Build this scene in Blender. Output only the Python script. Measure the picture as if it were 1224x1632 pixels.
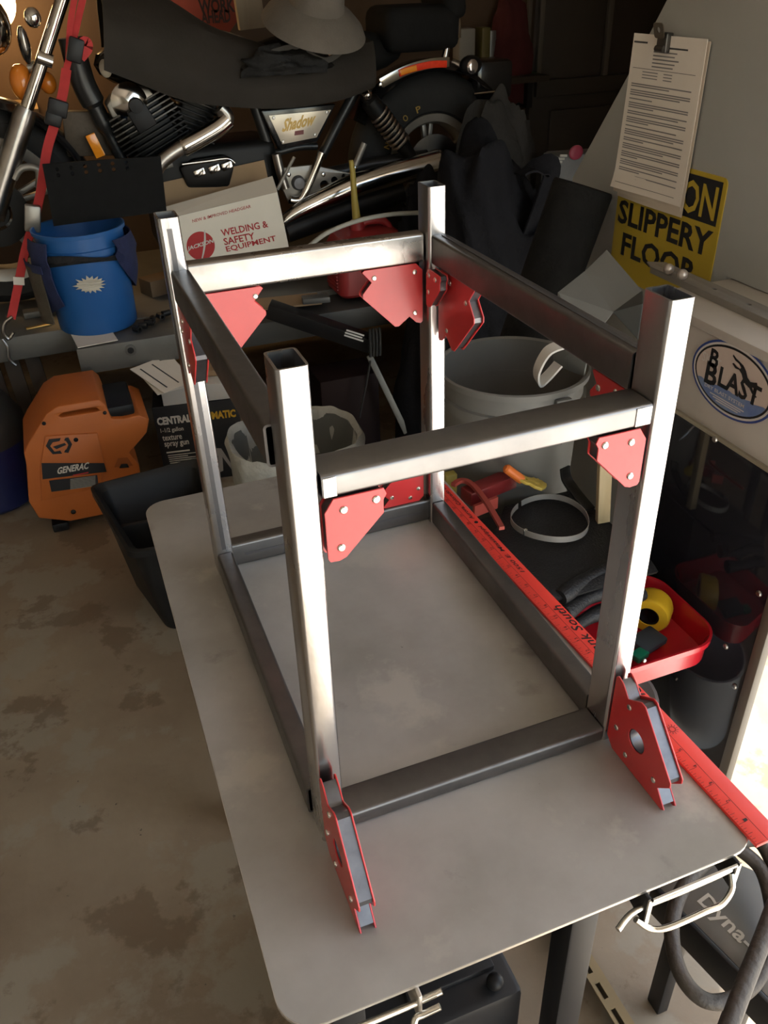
import bpy, bmesh, math, random
from mathutils import Vector, Matrix, noise, geometry
V = Vector
random.seed(7)
for _o in list(bpy.data.objects): bpy.data.objects.remove(_o)
SC = bpy.context.scene
COL = SC.collection

# ------------------------------------------------------------------ camera
CAM_C = V((-0.0265, -0.3647, 1.5167))
CAM_R = [V((0.9334, -0.3577, -0.0297)), V((-0.2185, -0.5008, -0.8375)), V((0.2847, 0.7882, -0.5456))]
CAM_F = 1332.93
cd = bpy.data.cameras.new('camera'); cam = bpy.data.objects.new('camera', cd); COL.objects.link(cam)
_m = Matrix((CAM_R[0], -CAM_R[1], -CAM_R[2])).transposed().to_4x4(); _m.translation = CAM_C
cam.matrix_world = _m
cd.sensor_fit = 'VERTICAL'; cd.sensor_height = 24.0; cd.lens = CAM_F / 1632 * 24.0
cd.clip_start = 0.02; cd.clip_end = 200
SC.camera = cam

# ------------------------------------------------------------------ world, sun, exposure
w = bpy.data.worlds.new('world'); SC.world = w; w.use_nodes = True
nt = w.node_tree; bg = nt.nodes['Background']
sky = nt.nodes.new('ShaderNodeTexSky'); sky.sky_type = 'NISHITA'
sky.sun_disc = False; sky.sun_elevation = math.radians(58); sky.sun_rotation = math.radians(120)
tn_ = nt.nodes.new('ShaderNodeMixRGB'); tn_.blend_type = 'MULTIPLY'; tn_.inputs[0].default_value = 1; tn_.inputs[2].default_value = (1.0, .90, .76, 1)   # hazy warm sky
nt.links.new(sky.outputs[0], tn_.inputs[1]); nt.links.new(tn_.outputs[0], bg.inputs[0]); bg.inputs[1].default_value = 0.45
sl = bpy.data.lights.new('sun', 'SUN'); sl.energy = 11.0; sl.angle = math.radians(0.6); sl.color = (1, .95, .86)
so = bpy.data.objects.new('sun', sl); COL.objects.link(so); so.location = (6, -6, 9)
so.rotation_euler = V((0.541, -0.3125, 1.0)).to_track_quat('Z', 'Y').to_euler()
DN = V((.866, -.5, 0)); DT = V((.5, .866, 0)); DOFF = 0.853     # garage door line: outward normal, direction, offset
def dpt(s, z, off=0.0): 
    p = DN * (DOFF + off) + DT * s; return V((p.x, p.y, z))
pl = bpy.data.lights.new('door_portal', 'AREA'); pl.shape = 'RECTANGLE'; pl.size = 4.9; pl.size_y = 2.15
pl.cycles.is_portal = True
po = bpy.data.objects.new('door_portal', pl); COL.objects.link(po); po.location = dpt(-0.55, 1.08, .05)
_pm = Matrix((DT, V((0, 0, 1)), DN)).transposed().to_4x4(); _pm.translation = dpt(-0.55, 1.08, .05); po.matrix_world = _pm
SC.view_settings.view_transform = 'Standard'; SC.view_settings.look = 'None'
SC.view_settings.exposure = 0.8; SC.view_settings.gamma = 1.0; SC.view_settings.use_curve_mapping = False

# ------------------------------------------------------------------ helpers
def A(px, py, x=None, y=None, z=None):
    """point of the photograph on a vertical or horizontal plane of the room"""
    d = CAM_R[0] * ((px - 612) / CAM_F) + CAM_R[1] * ((py - 816) / CAM_F) + CAM_R[2]
    if z is not None: t = (z - CAM_C.z) / d.z
    elif y is not None: t = (y - CAM_C.y) / d.y
    else: t = (x - CAM_C.x) / d.x
    return CAM_C + d * t

_mats = {}
def M(name, col, rough=.5, metal=0., col2=None, scale=8., bump=0., bscale=60., coat=0., amt=.5, detail=6, spec=.5, stretch=None, emit=None, estr=0., sheen=0., rvar=0., trans=0., sharp=False, spots=None):
    if name in _mats: return _mats[name]
    m = bpy.data.materials.new(name); m.use_nodes = True; n = m.node_tree; L = n.links
    b = n.nodes['Principled BSDF']
    b.inputs['Base Color'].default_value = (*col, 1); b.inputs['Roughness'].default_value = rough
    b.inputs['Metallic'].default_value = metal; b.inputs['Coat Weight'].default_value = coat
    b.inputs['Coat Roughness'].default_value = .15
    b.inputs['Specular IOR Level'].default_value = spec; b.inputs['Sheen Weight'].default_value = sheen
    b.inputs['Transmission Weight'].default_value = trans
    if emit: b.inputs['Emission Color'].default_value = (*emit, 1); b.inputs['Emission Strength'].default_value = estr
    tc = n.nodes.new('ShaderNodeTexCoord'); src = tc.outputs['Object']
    if stretch:
        mp = n.nodes.new('ShaderNodeMapping'); mp.inputs['Scale'].default_value = stretch; L.new(src, mp.inputs['Vector']); src = mp.outputs[0]
    if col2:
        t = n.nodes.new('ShaderNodeTexNoise'); t.inputs['Scale'].default_value = scale; t.inputs['Detail'].default_value = detail
        t.inputs['Roughness'].default_value = .6
        L.new(src, t.inputs['Vector'])
        r = n.nodes.new('ShaderNodeValToRGB')
        lo, hi = (.5 - .04, .5 + .04) if sharp else (.5 - amt * .4, .5 + amt * .4)
        r.color_ramp.elements[0].position = lo; r.color_ramp.elements[1].position = hi
        r.color_ramp.elements[0].color = (*col, 1); r.color_ramp.elements[1].color = (*col2, 1)
        L.new(t.outputs['Fac'], r.inputs[0]); last = r.outputs[0]
        for k, (sc_, ss_, lo_, hi_, st_) in enumerate(spots or ()):      # stains: colour, scale, noise range, strength
            t3 = n.nodes.new('ShaderNodeTexNoise'); t3.inputs['Scale'].default_value = ss_; t3.inputs['Detail'].default_value = 7
            t3.inputs['Roughness'].default_value = .62
            m3 = n.nodes.new('ShaderNodeMapping'); m3.inputs['Location'].default_value = (3.7 * (k + 1), 1.9 * (k + 1), 0); L.new(src, m3.inputs['Vector']); L.new(m3.outputs[0], t3.inputs['Vector'])
            q3 = n.nodes.new('ShaderNodeMapRange'); q3.inputs[1].default_value = lo_; q3.inputs[2].default_value = hi_; q3.inputs[4].default_value = st_; L.new(t3.outputs['Fac'], q3.inputs[0])
            x3 = n.nodes.new('ShaderNodeMixRGB'); x3.inputs[2].default_value = (*sc_, 1); L.new(q3.outputs[0], x3.inputs[0]); L.new(last, x3.inputs[1]); last = x3.outputs[0]
        L.new(last, b.inputs['Base Color'])
        if rvar:
            mr = n.nodes.new('ShaderNodeMapRange'); mr.inputs[1].default_value = .3; mr.inputs[2].default_value = .7
            mr.inputs[3].default_value = rough - rvar; mr.inputs[4].default_value = rough + rvar
            L.new(t.outputs['Fac'], mr.inputs[0]); L.new(mr.outputs[0], b.inputs['Roughness'])
    if bump:
        t2 = n.nodes.new('ShaderNodeTexNoise'); t2.inputs['Scale'].default_value = bscale; t2.inputs['Detail'].default_value = 4
        L.new(src, t2.inputs['Vector'])
        bp = n.nodes.new('ShaderNodeBump'); bp.inputs['Strength'].default_value = bump; bp.inputs['Distance'].default_value = .01
        L.new(t2.outputs['Fac'], bp.inputs['Height']); L.new(bp.outputs[0], b.inputs['Normal'])
    _mats[name] = m
    return m

def tag(o, label=None, cat=None, group=None, kind=None):
    if label: o['label'] = label
    if cat: o['category'] = cat
    if group: o['group'] = group
    if kind: o['kind'] = kind
    return o
def thing(name, label, cat, loc=(0, 0, 0), group=None):
    o = bpy.data.objects.new(name, None); o.empty_display_size = .05; COL.objects.link(o); o.location = loc
    return tag(o, label, cat, group)

class MB:
    def __init__(s): s.v = []; s.f = []
    def add(s, vs, fs):
        k = len(s.v); s.v += [V(p) for p in vs]; s.f += [[i + k for i in f] for f in fs]; return s
    def hexa(s, p):   # p: bottom 4 ccw, top 4 ccw
        return s.add(p, [(3, 2, 1, 0), (4, 5, 6, 7), (0, 1, 5, 4), (1, 2, 6, 5), (2, 3, 7, 6), (3, 0, 4, 7)])
    def box(s, c, d, u=(1, 0, 0), v=(0, 1, 0), n=None):
        c = V(c); u = V(u).normalized(); v = V(v).normalized(); n = V(n).normalized() if n else u.cross(v)
        a, b, e = d[0] / 2, d[1] / 2, d[2] / 2
        q = [(-1, -1), (1, -1), (1, 1), (-1, 1)]
        return s.hexa([c + u * a * i + v * b * j - n * e for i, j in q] + [c + u * a * i + v * b * j + n * e for i, j in q])
    def lohi(s, lo, hi):
        lo, hi = V(lo), V(hi); return s.box((lo + hi) / 2, hi - lo)
    def prism(s, loops, o, u, v, n, t0, t1):
        """loops[0] outline, others holes, in (u,v); from n*t0 to n*t1"""
        o, u, v, n = V(o), V(u), V(v), V(n)
        pts = [p for l in loops for p in l]
        tri = geometry.tessellate_polygon([[V((p[0], p[1], 0)) for p in l] for l in loops])
        N = len(pts); k = len(s.v)
        s.v += [o + u * p[0] + v * p[1] + n * t0 for p in pts] + [o + u * p[0] + v * p[1] + n * t1 for p in pts]
        for a, b, c in tri: s.f += [[k + a, k + b, k + c], [k + N + c, k + N + b, k + N + a]]
        i0 = 0
        for l in loops:
            m = len(l)
            for i in range(m):
                a, b = i0 + i, i0 + (i + 1) % m
                s.f.append([k + a, k + b, k + N + b, k + N + a])
            i0 += m
        return s
    def loft(s, rings, caps=True, closed=False):
        k = len(s.v); m = len(rings[0]); R = len(rings)
        for r in rings: s.v += [V(p) for p in r]
        for i in range(R if closed else R - 1):
            for j in range(m):
                a, b = k + i * m + j, k + i * m + (j + 1) % m
                c, d = k + ((i + 1) % R) * m + (j + 1) % m, k + ((i + 1) % R) * m + j
                s.f.append([a, b, c, d])
        if caps and not closed: s.f += [[k + j for j in range(m)][::-1], [k + (R - 1) * m + j for j in range(m)]]
        return s
    def frames(s, path, closed=False):
        P = [V(p) for p in path]; n = len(P); T = []
        for i in range(n):
            if closed: t = P[(i + 1) % n] - P[i - 1]
            else: t = P[min(i + 1, n - 1)] - P[max(i - 1, 0)]
            T.append(t.normalized())
        a = V((0, 0, 1)) if abs(T[0].z) < .9 else V((1, 0, 0))
        N = [(a - T[0] * a.dot(T[0])).normalized()]
        for i in range(1, n):
            q = N[-1] - T[i] * N[-1].dot(T[i]); N.append(q.normalized() if q.length > 1e-6 else N[-1])
        return P, T, N
    def tube(s, path, r, seg=12, closed=False, caps=True):
        P, T, N = s.frames(path, closed); rings = []
        for i, p in enumerate(P):
            b = T[i].cross(N[i]); rr = r[i] if isinstance(r, (list, tuple)) else r
            rings.append([p + (N[i] * math.cos(2 * math.pi * j / seg) + b * math.sin(2 * math.pi * j / seg)) * rr for j in range(seg)])
        return s.loft(rings, caps, closed)
    def strap(s, path, wdir, wd, th):
        P, T, N = s.frames(path); rings = []
        for i, p in enumerate(P):
            wv = V(wdir); wv = (wv - T[i] * wv.dot(T[i])).normalized(); n = T[i].cross(wv)
            rings.append([p - wv * wd / 2 - n * th / 2, p + wv * wd / 2 - n * th / 2, p + wv * wd / 2 + n * th / 2, p - wv * wd / 2 + n * th / 2])
        return s.loft(rings)
    def lathe(s, prof, o, ax=(0, 0, 1), seg=32, closed=False, ref=None, sx=1., sy=1.):
        o, ax = V(o), V(ax).normalized(); a = V(ref) if ref else (V((1, 0, 0)) if abs(ax.x) < .9 else V((0, 1, 0)))
        u = (a - ax * a.dot(ax)).normalized(); w_ = ax.cross(u)
        rings = [[o + ax * h + (u * math.cos(2 * math.pi * j / seg) * sx + w_ * math.sin(2 * math.pi * j / seg) * sy) * r for j in range(seg)] for r, h in prof]
        return s.loft(rings, not closed, closed)
    def ball(s, c, r, ax=(0, 0, 1), seg=16, rings=10):
        r = r if isinstance(r, (tuple, list)) else (r, r, r)
        k = []
        for i in range(1, rings):
            th = math.pi * i / rings
            k.append([V(c) + V((r[0] * math.sin(th) * math.cos(2 * math.pi * j / seg), r[1] * math.sin(th) * math.sin(2 * math.pi * j / seg), -r[2] * math.cos(th))) for j in range(seg)])
        return s.loft(k)
    def sheet(s, fn, nu, nv, th):
        """fn(a,b)->point; closed slab of thickness th along normals"""
        g = [[V(fn(i / nu, j / nv)) for j in range(nv + 1)] for i in range(nu + 1)]
        def nrm(i, j):
            a = g[min(i + 1, nu)][j] - g[max(i - 1, 0)][j]; b = g[i][min(j + 1, nv)] - g[i][max(j - 1, 0)]
            c = a.cross(b); return c.normalized() if c.length > 1e-9 else V((0, 0, 1))
        top = [g[i][j] + nrm(i, j) * th / 2 for i in range(nu + 1) for j in range(nv + 1)]
        bot = [g[i][j] - nrm(i, j) * th / 2 for i in range(nu + 1) for j in range(nv + 1)]
        W_ = nv + 1; N = len(top); F = []
        for i in range(nu):
            for j in range(nv):
                a, b, c, d = i * W_ + j, (i + 1) * W_ + j, (i + 1) * W_ + j + 1, i * W_ + j + 1
                F += [[a, b, c, d], [N + d, N + c, N + b, N + a]]
        for i in range(nu):
            a, b = i * W_, (i + 1) * W_; F.append([b, a, N + a, N + b]); a, b = a + nv, b + nv; F.append([a, b, N + b, N + a])
        for j in range(nv):
            a, b = j, j + 1; F.append([a, b, N + b, N + a]); a, b = nu * W_ + j, nu * W_ + j + 1; F.append([b, a, N + a, N + b])
        return s.add(top + bot, F)
    def build(s, name, mat, parent=None, bevel=0., bseg=2, smooth=38, recalc=True):
        me = bpy.data.meshes.new(name); loc = V((0, 0, 0))
        vs = s.v
        if parent is None:
            xs = [p.x for p in vs]; ys = [p.y for p in vs]; zs = [p.z for p in vs]
            loc = V(((min(xs) + max(xs)) / 2, (min(ys) + max(ys)) / 2, min(zs)))
        me.from_pydata([p - loc for p in vs], [], s.f)
        bm = bmesh.new(); bm.from_mesh(me)
        if recalc: bmesh.ops.recalc_face_normals(bm, faces=bm.faces)
        if bevel:
            ed = [e for e in bm.edges if len(e.link_faces) == 2 and e.calc_face_angle(0) > math.radians(28)]
            bmesh.ops.bevel(bm, geom=ed, offset=bevel, segments=bseg, affect='EDGES', profile=.5, clamp_overlap=True)
        bm.to_mesh(me); bm.free()
        if smooth:
            for p in me.polygons: p.use_smooth = True
            me.set_sharp_from_angle(angle=math.radians(smooth))
        me.materials.append(mat)
        o = bpy.data.objects.new(name, me); COL.objects.link(o)
        if parent is None: o.location = loc
        else:
            o.parent = parent
            if parent.type == 'EMPTY' or parent.parent is None: o.matrix_parent_inverse = parent.matrix_basis.inverted()
        return o

def solo(mb, name, mat, label, cat, group=None, **k):
    return tag(mb.build(name, mat, None, **k), label, cat, group)
def struct(mb, name, mat, parent=None, **k):
    o = mb.build(name, mat, parent, **k)
    if parent is None: o['kind'] = 'structure'
    return o
def arc(c, r, a0, a1, n=8):
    return [(c[0] + r * math.cos(a0 + (a1 - a0) * i / n), c[1] + r * math.sin(a0 + (a1 - a0) * i / n)) for i in range(n + 1)]
def circle(c, r, n=20, ry=None):
    return [(c[0] + r * math.cos(2 * math.pi * i / n), c[1] + (ry or r) * math.sin(2 * math.pi * i / n)) for i in range(n)]
def rrect(x0, y0, x1, y1, r, n=5):
    h = math.pi / 2
    return arc((x1 - r, y1 - r), r, 0, h, n) + arc((x0 + r, y1 - r), r, h, 2 * h, n) + arc((x0 + r, y0 + r), r, 2 * h, 3 * h, n) + arc((x1 - r, y0 + r), r, 3 * h, 4 * h, n)
def cr(pts, n=6, closed=False):
    """smooth curve through points"""
    P = [V(p) for p in pts]; out = []; N = len(P)
    for i in range(N if closed else N - 1):
        if closed: a, b, c, d = P[i - 1], P[i], P[(i + 1) % N], P[(i + 2) % N]
        else: a, b, c, d = P[max(i - 1, 0)], P[i], P[i + 1], P[min(i + 2, N - 1)]
        for k in range(n):
            t = k / n
            out.append(.5 * ((2 * b) + (c - a) * t + (2 * a - 5 * b + 4 * c - d) * t * t + (3 * b - a - 3 * c + d) * t ** 3))
    if not closed: out.append(P[-1])
    return out
def text(body, parent, mat, o, u, v, off=.0, shear=0., name='lettering', depth=.0004, space=1.0):
    """flat print: o lower-left corner, u full width vector, v full height vector"""
    cu = bpy.data.curves.new(name, 'FONT'); cu.body = body; cu.resolution_u = 2; cu.offset = off; cu.shear = shear; cu.space_character = space
    ob = bpy.data.objects.new(name, cu); COL.objects.link(ob)
    me = bpy.data.meshes.new_from_object(ob.evaluated_get(bpy.context.evaluated_depsgraph_get()))
    bpy.data.objects.remove(ob)
    xs = [q.co.x for q in me.vertices]; ys = [q.co.y for q in me.vertices]
    x0, x1, y0, y1 = min(xs), max(xs), min(ys), max(ys)
    o, u, v = V(o), V(u), V(v); n = u.cross(v).normalized()
    for q in me.vertices:
        q.co = o + u * ((q.co.x - x0) / (x1 - x0)) + v * ((q.co.y - y0) / (y1 - y0)) + n * depth
    me.materials.append(mat); me.name = name
    t = bpy.data.objects.new(name, me); COL.objects.link(t); t.parent = parent
    if parent.type == 'EMPTY' or parent.parent is None: t.matrix_parent_inverse = parent.matrix_basis.inverted()
    return t
def lines(parent, mat, o, u, v, rows, name='printed_lines', depth=.0004, seed=0):
    """tiny illegible print: rows of (v0, v1, u0, u1)"""
    b = MB(); o, u, v = V(o), V(u), V(v); n = u.cross(v).normalized()
    for v0, v1, u0, u1 in rows:
        b.add([o + u * u0 + v * v0 + n * depth, o + u * u1 + v * v0 + n * depth, o + u * u1 + v * v1 + n * depth, o + u * u0 + v * v1 + n * depth], [(0, 1, 2, 3)])
    return b.build(name, mat, parent, smooth=0, recalc=False)
def patch(parent, mat, o, u, v, poly, name, depth=.0003, holes=()):
    b = MB(); o, u, v = V(o), V(u), V(v); n = u.cross(v).normalized()
    loops = [poly] + list(holes)
    pts = [p for l in loops for p in l]
    tri = geometry.tessellate_polygon([[V((p[0], p[1], 0)) for p in l] for l in loops])
    b.add([o + u * p[0] + v * p[1] + n * depth for p in pts], [list(t) for t in tri])
    me = b.build(name, mat, parent, smooth=0, recalc=False)
    d = me.data
    if d.polygons and d.polygons[0].normal.dot(n) < 0: d.flip_normals()
    return me
def px(pts, **k): return [A(a, b, **k) for a, b in pts]
def rtube(b, P0, P1, u, v, wd, ht, wall=.0022, r=.004):
    """hollow rounded rectangular tube from P0 to P1 (centre line), open ends"""
    u, v = V(u).normalized(), V(v).normalized(); P0, P1 = V(P0), V(P1)
    out = rrect(-wd / 2, -ht / 2, wd / 2, ht / 2, r, 4); inn = rrect(-wd / 2 + wall, -ht / 2 + wall, wd / 2 - wall, ht / 2 - wall, max(r - wall, .0006), 4)
    f = lambda P, l: [P + u * a + v * c for a, c in l]
    b.loft([f(P0, inn), f(P0, out), f(P1, out), f(P1, inn)], closed=True)
    return b
def disc_bolt(b, c, n, r=.005, h=.003):
    b.lathe([(r * .3, h), (r * .75, h * .85), (r, h * .3), (r, -.001)][::-1], c, n, 12); return b
def crumple(c, rad, seed, fold=.35, n=(40, 26), flat=None, fs=3.0):
    """draped cloth heap: a soft lump with running folds"""
    b = MB(); rows = []; S = V((seed * 3.1, seed * 1.7, seed * .7))
    for i in range(n[1] + 1):
        th = math.pi * (.56 if flat is None else .5) * i / n[1]; ring = []
        for j in range(n[0]):
            ph = 2 * math.pi * j / n[0]
            d = V((math.sin(th) * math.cos(ph), math.sin(th) * math.sin(ph), math.cos(th)))
            tw = noise.noise(d * 1.1 + S)
            run = math.sin((d.x * 6 + d.z * 4 * (1 if seed % 2 else -1)) + 7 * tw) ; run = 1 - abs(run)
            k = 1 + fold * (.75 * noise.noise(d * 1.7 + S) + .34 * run * (.4 + math.sin(th)) * .8 + .18 * noise.noise(d * 4.5 + S) - .12)
            p = V((d.x * rad[0], d.y * rad[1], d.z * rad[2])) * k
            if flat is not None: p.z = max(p.z, 0) if i < n[1] else 0
            ring.append(V(c) + p)
        rows.append(ring)
    b.loft(rows, caps=True); return b

# ------------------------------------------------------------------ materials
concrete = M('concrete', (.20, .148, .098), .55, 0, (.31, .25, .175), 2.2, .12, 30, amt=.42, detail=9, rvar=.12, spots=(((.30, .27, .21), 3.2, .52, .56, .6), ((.13, .085, .05), 5.0, .56, .60, .6), ((.05, .04, .03), 26., .69, .71, .8)))
drive = M('driveway', (.74, .71, .66), .8, 0, (.66, .63, .58), 3, .1, 40)
wallm = M('wall_paint', (.12, .075, .045), .8, 0, (.09, .055, .035), 3)
ceilm = M('ceiling_paint', (.45, .40, .34), .9)
whitewall = M('light_wall', (.47, .43, .37), .9)
doorbrown = M('brown_door', (.040, .030, .023), .55, 0, (.032, .025, .02), 5)
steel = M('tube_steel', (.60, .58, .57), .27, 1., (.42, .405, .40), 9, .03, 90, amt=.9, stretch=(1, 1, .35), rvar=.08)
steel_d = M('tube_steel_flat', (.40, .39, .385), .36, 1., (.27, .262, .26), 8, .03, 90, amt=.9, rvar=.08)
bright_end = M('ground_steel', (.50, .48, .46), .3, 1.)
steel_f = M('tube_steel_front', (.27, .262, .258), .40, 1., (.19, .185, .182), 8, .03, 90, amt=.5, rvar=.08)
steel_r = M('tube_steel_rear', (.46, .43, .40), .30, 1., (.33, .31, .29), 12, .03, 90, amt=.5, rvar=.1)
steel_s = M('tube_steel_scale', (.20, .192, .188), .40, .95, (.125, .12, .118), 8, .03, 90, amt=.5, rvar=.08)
stripe = M('mill_scale', (.15, .145, .15), .45, .9)
plate = M('plate_steel', (.30, .287, .262), .42, .35, (.45, .435, .41), 4.2, .03, 25, amt=.45, detail=8, rvar=.07, spots=(((.47, .45, .40), 7., .58, .66, .7), ((.17, .16, .145), 9., .62, .72, .6), ((.06, .055, .05), 60., .735, .75, .8)))
plate_e = M('plate_edge', (.6, .58, .55), .35, 1.)
redpaint = M('magnet_red', (.56, .035, .035), .32, 0, (.48, .025, .028), 12, coat=.35)
core = M('magnet_core', (.17, .17, .18), .4, .9, (.10, .10, .11), 30)
rivet = M('rivet', (.75, .72, .66), .25, 1.)
zinc = M('zinc_rod', (.80, .77, .70), .22, 1.)
blackm = M('black_metal', (.012, .012, .013), .42, spec=.3)
blackp = M('black_plastic', (.008, .008, .009), .5, spec=.3)
chrome = M('chrome', (.72, .69, .64), .14, 1., (.55, .52, .48), 12)
dkchrome = M('dull_chrome', (.50, .48, .45), .28, 1., (.36, .34, .32), 14)
rubber = M('rubber', (.007, .007, .007), .8, 0, (.011, .011, .011), 30, spec=.15)

# ------------------------------------------------------------------ room shell
b = MB()
pA, pB = dpt(5.11, 0), dpt(-4.6, 0)
b.add([(-2.6, 4.0, 0), (-2.6, pB.y, 0), pB, pA, (pA.x, 4.0, 0)], [(0, 1, 2, 3, 4)])
struct(b, 'floor', concrete, smooth=0)
b = MB()
b.add([dpt(9, -.004, .0), dpt(-9, -.004, .0), dpt(-9, -.004, 9), dpt(9, -.004, 9)], [(0, 1, 2, 3)])
struct(b, 'driveway', drive, smooth=0)
struct(MB().lohi((-2.7, 4.0, 0), (3.5, 4.12, 2.7)), 'wall_back', wallm, smooth=0)
struct(MB().lohi((-2.72, pB.y, 0), (-2.6, 4.0, 2.7)), 'wall_left', whitewall, smooth=0)
struct(MB().lohi((-2.72, pB.y - .12, 0), (pB.x, pB.y, 2.7)), 'wall_rear', whitewall, smooth=0)
def wseg(b, s0, s1, z0, z1):
    return b.hexa([dpt(s0, z0, 0), dpt(s1, z0, 0), dpt(s1, z0, .14), dpt(s0, z0, .14), dpt(s0, z1, 0), dpt(s1, z1, 0), dpt(s1, z1, .14), dpt(s0, z1, .14)])
b = MB(); wseg(b, -4.7, -3.0, 0, 2.7); wseg(b, 1.9, 5.3, 0, 2.7); wseg(b, -3.0, 1.9, 2.15, 2.7)
struct(b, 'wall_right', whitewall, smooth=0)
b = MB(); b.prism([[(-2.72, 4.12), (-2.72, pB.y - .12), (pB.x + .2, pB.y - .12), (pA.x + .3, pA.y), (pA.x + .3, 4.12)]], (0, 0, 0), (1, 0, 0), (0, 1, 0), (0, 0, 1), 2.6, 2.7)
struct(b, 'ceiling', ceilm, smooth=0)
b = MB(); b.hexa([dpt(-5.5, 2.6, .10), dpt(4.2, 2.6, .10), dpt(4.2, 2.6, 1.36), dpt(-5.5, 2.6, 1.36), dpt(-5.5, 2.7, .10), dpt(4.2, 2.7, .10), dpt(4.2, 2.7, 1.36), dpt(-5.5, 2.7, 1.36)])
struct(b, 'sun_block_1', ceilm, smooth=0)   # unseen overhang added above the garage door to keep the sun off the table
# brown panelled door and its trim strips on the far wall
yw = 3.985
d0 = A(845, 60, y=yw).x; d1 = A(1010, 60, y=yw).x
dr = struct(MB().lohi((d0, 3.95, .05), (d1 + .35, 3.998, 2.05)), 'door_1', doorbrown, bevel=.004)
tr = M('door_trim', (.10, .085, .07), .5)
for i, (pxx, w_) in enumerate(((846, .022), (866, .028), (976, .03))):
    a, c = A(pxx, 0, y=3.93), A(pxx, 120, y=3.93)
    struct(MB().lohi((a.x - w_ / 2, 3.925, c.z), (a.x + w_ / 2, 3.952, 2.05)), 'stile', tr, dr, bevel=.004)
c = A(900, 135, y=3.93)
struct(MB().lohi((d0 + .02, 3.92, c.z - .05), (d1 + .3, 3.952, c.z + .03)), 'rail', doorbrown, dr, bevel=.006)
struct(MB().lohi((d0 + .12, 3.93, .15), (d1 + .2, 3.952, c.z - .12)), 'lower_panel', doorbrown, dr, bevel=.008)

# ------------------------------------------------------------------ welding table
ZT = .76; TW, TD = .502, .9144
tb = thing('welding_table', 'grey steel plate welding table on dark folding legs under the tube frame', 'table', (TW / 2, TD / 2, 0))
b = MB(); b.prism([rrect(0, 0, TW, TD, .035, 8)], (0, 0, 0), (1, 0, 0), (0, 1, 0), (0, 0, 1), ZT - .0045, ZT)
top = b.build('tabletop', plate, tb, smooth=30)
b = MB(); l1 = rrect(-.0006, -.0006, TW + .0006, TD + .0006, .035, 8); l0 = rrect(.001, .001, TW - .001, TD - .001, .034, 8)
b.prism([l1, l0], (0, 0, 0), (1, 0, 0), (0, 1, 0), (0, 0, 1), ZT - .0042, ZT - .0004)
b.build('edge_band', plate_e, top, smooth=30)
for sx in (.075, TW - .135):
    for sy in (.1, TD - .1):
        b = MB(); b.box((sx, sy, .375), (.038, .038, .745)); b.build('leg', blackm, tb, bevel=.004)
        b = MB(); b.box((sx, sy, .012), (.06, .06, .024)); b.build('foot', blackp, tb, bevel=.006)
for sy in (.1, TD - .1):
    MB().box((TW / 2, sy, ZT - .03), (TW - .1, .035, .045)).build('cross_rail', blackm, tb, bevel=.003)
    MB().box((TW / 2 - .03, sy, .22), (TW - .25, .03, .03)).build('stretcher', blackm, tb, bevel=.003)
for sx in (.06, TW - .06):
    MB().box((sx, TD / 2, ZT - .03), (.035, TD - .1, .045)).build('side_rail', blackm, tb, bevel=.003)
# swing-out clamp guides under the near edge
def guide(x0, x1, rod_l, rod_r, up=True):
    g = MB()
    for xx in (x0, x1):
        g.hexa([(xx - .002, -.008, ZT - .047), (xx + .002, -.008, ZT - .047), (xx + .002, .045, ZT - .036), (xx - .002, .045, ZT - .036),
                (xx - .002, -.008, ZT - .005), (xx + .002, -.008, ZT - .005), (xx + .002, .045, ZT - .005), (xx - .002, .045, ZT - .005)])
    g.lohi((x0, .010, ZT - .0075), (x1, .045, ZT - .0046))
    gb = g.build('clamp_bracket', blackm, tb, bevel=.001)
    e = MB()
    for xx in (x0, x1): e.lohi((xx - .0025, -.0095, ZT - .048), (xx + .0025, -.0075, ZT - .005))
    e.lohi((x0, -.0095, ZT - .008), (x1, -.0075, ZT - .005)); e.build('bracket_edge', plate_e, gb)
    r = MB()
    r.tube(cr([(x0 - rod_l, -.010, ZT - .031), (x0 - .01, -.002, ZT - .026), (x0 + .04, -.004, ZT - .021), (x1 - .01, -.004, ZT - .019), (x1 + .004, -.003, ZT - .017)], 6), .0032, 10)
    r.tube(cr([(x0 - rod_l * .35, -.007, ZT - .032), (x0 + .002, -.014, ZT - .046), (x0 + .02, -.02, ZT - .045), (x0 + .06, -.022, ZT - .040), (x1 - .025, -.022, ZT - .040), (x1 - .008, -.015, ZT - .034), (x1 - .004, -.006, ZT - .022)], 6), .0032, 10)
    r.build('guide_rod', zinc, gb)
guide(.362, .467, .035, .0)
b = MB(); b.lohi((.118, -.009, ZT - .045), (.122, .04, ZT - .005)); gb = b.build('clamp_bracket', plate_e, tb, bevel=.001)
b = MB()
b.tube(cr([(.142, -.006, ZT - .016), (.122, -.004, ZT - .022), (.112, -.004, ZT - .023), (.02, -.006, ZT - .017), (-.02, -.002, ZT - .017)], 6), .0032, 10)
b.tube(cr([(.136, -.016, ZT - .020), (.12, -.014, ZT - .026), (.113, -.014, ZT - .028), (.106, -.02, ZT - .039), (.09, -.022, ZT - .040), (.02, -.022, ZT - .034), (-.02, -.02, ZT - .034)], 6), .0032, 10)
b.build('guide_rod', zinc, gb)

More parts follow.
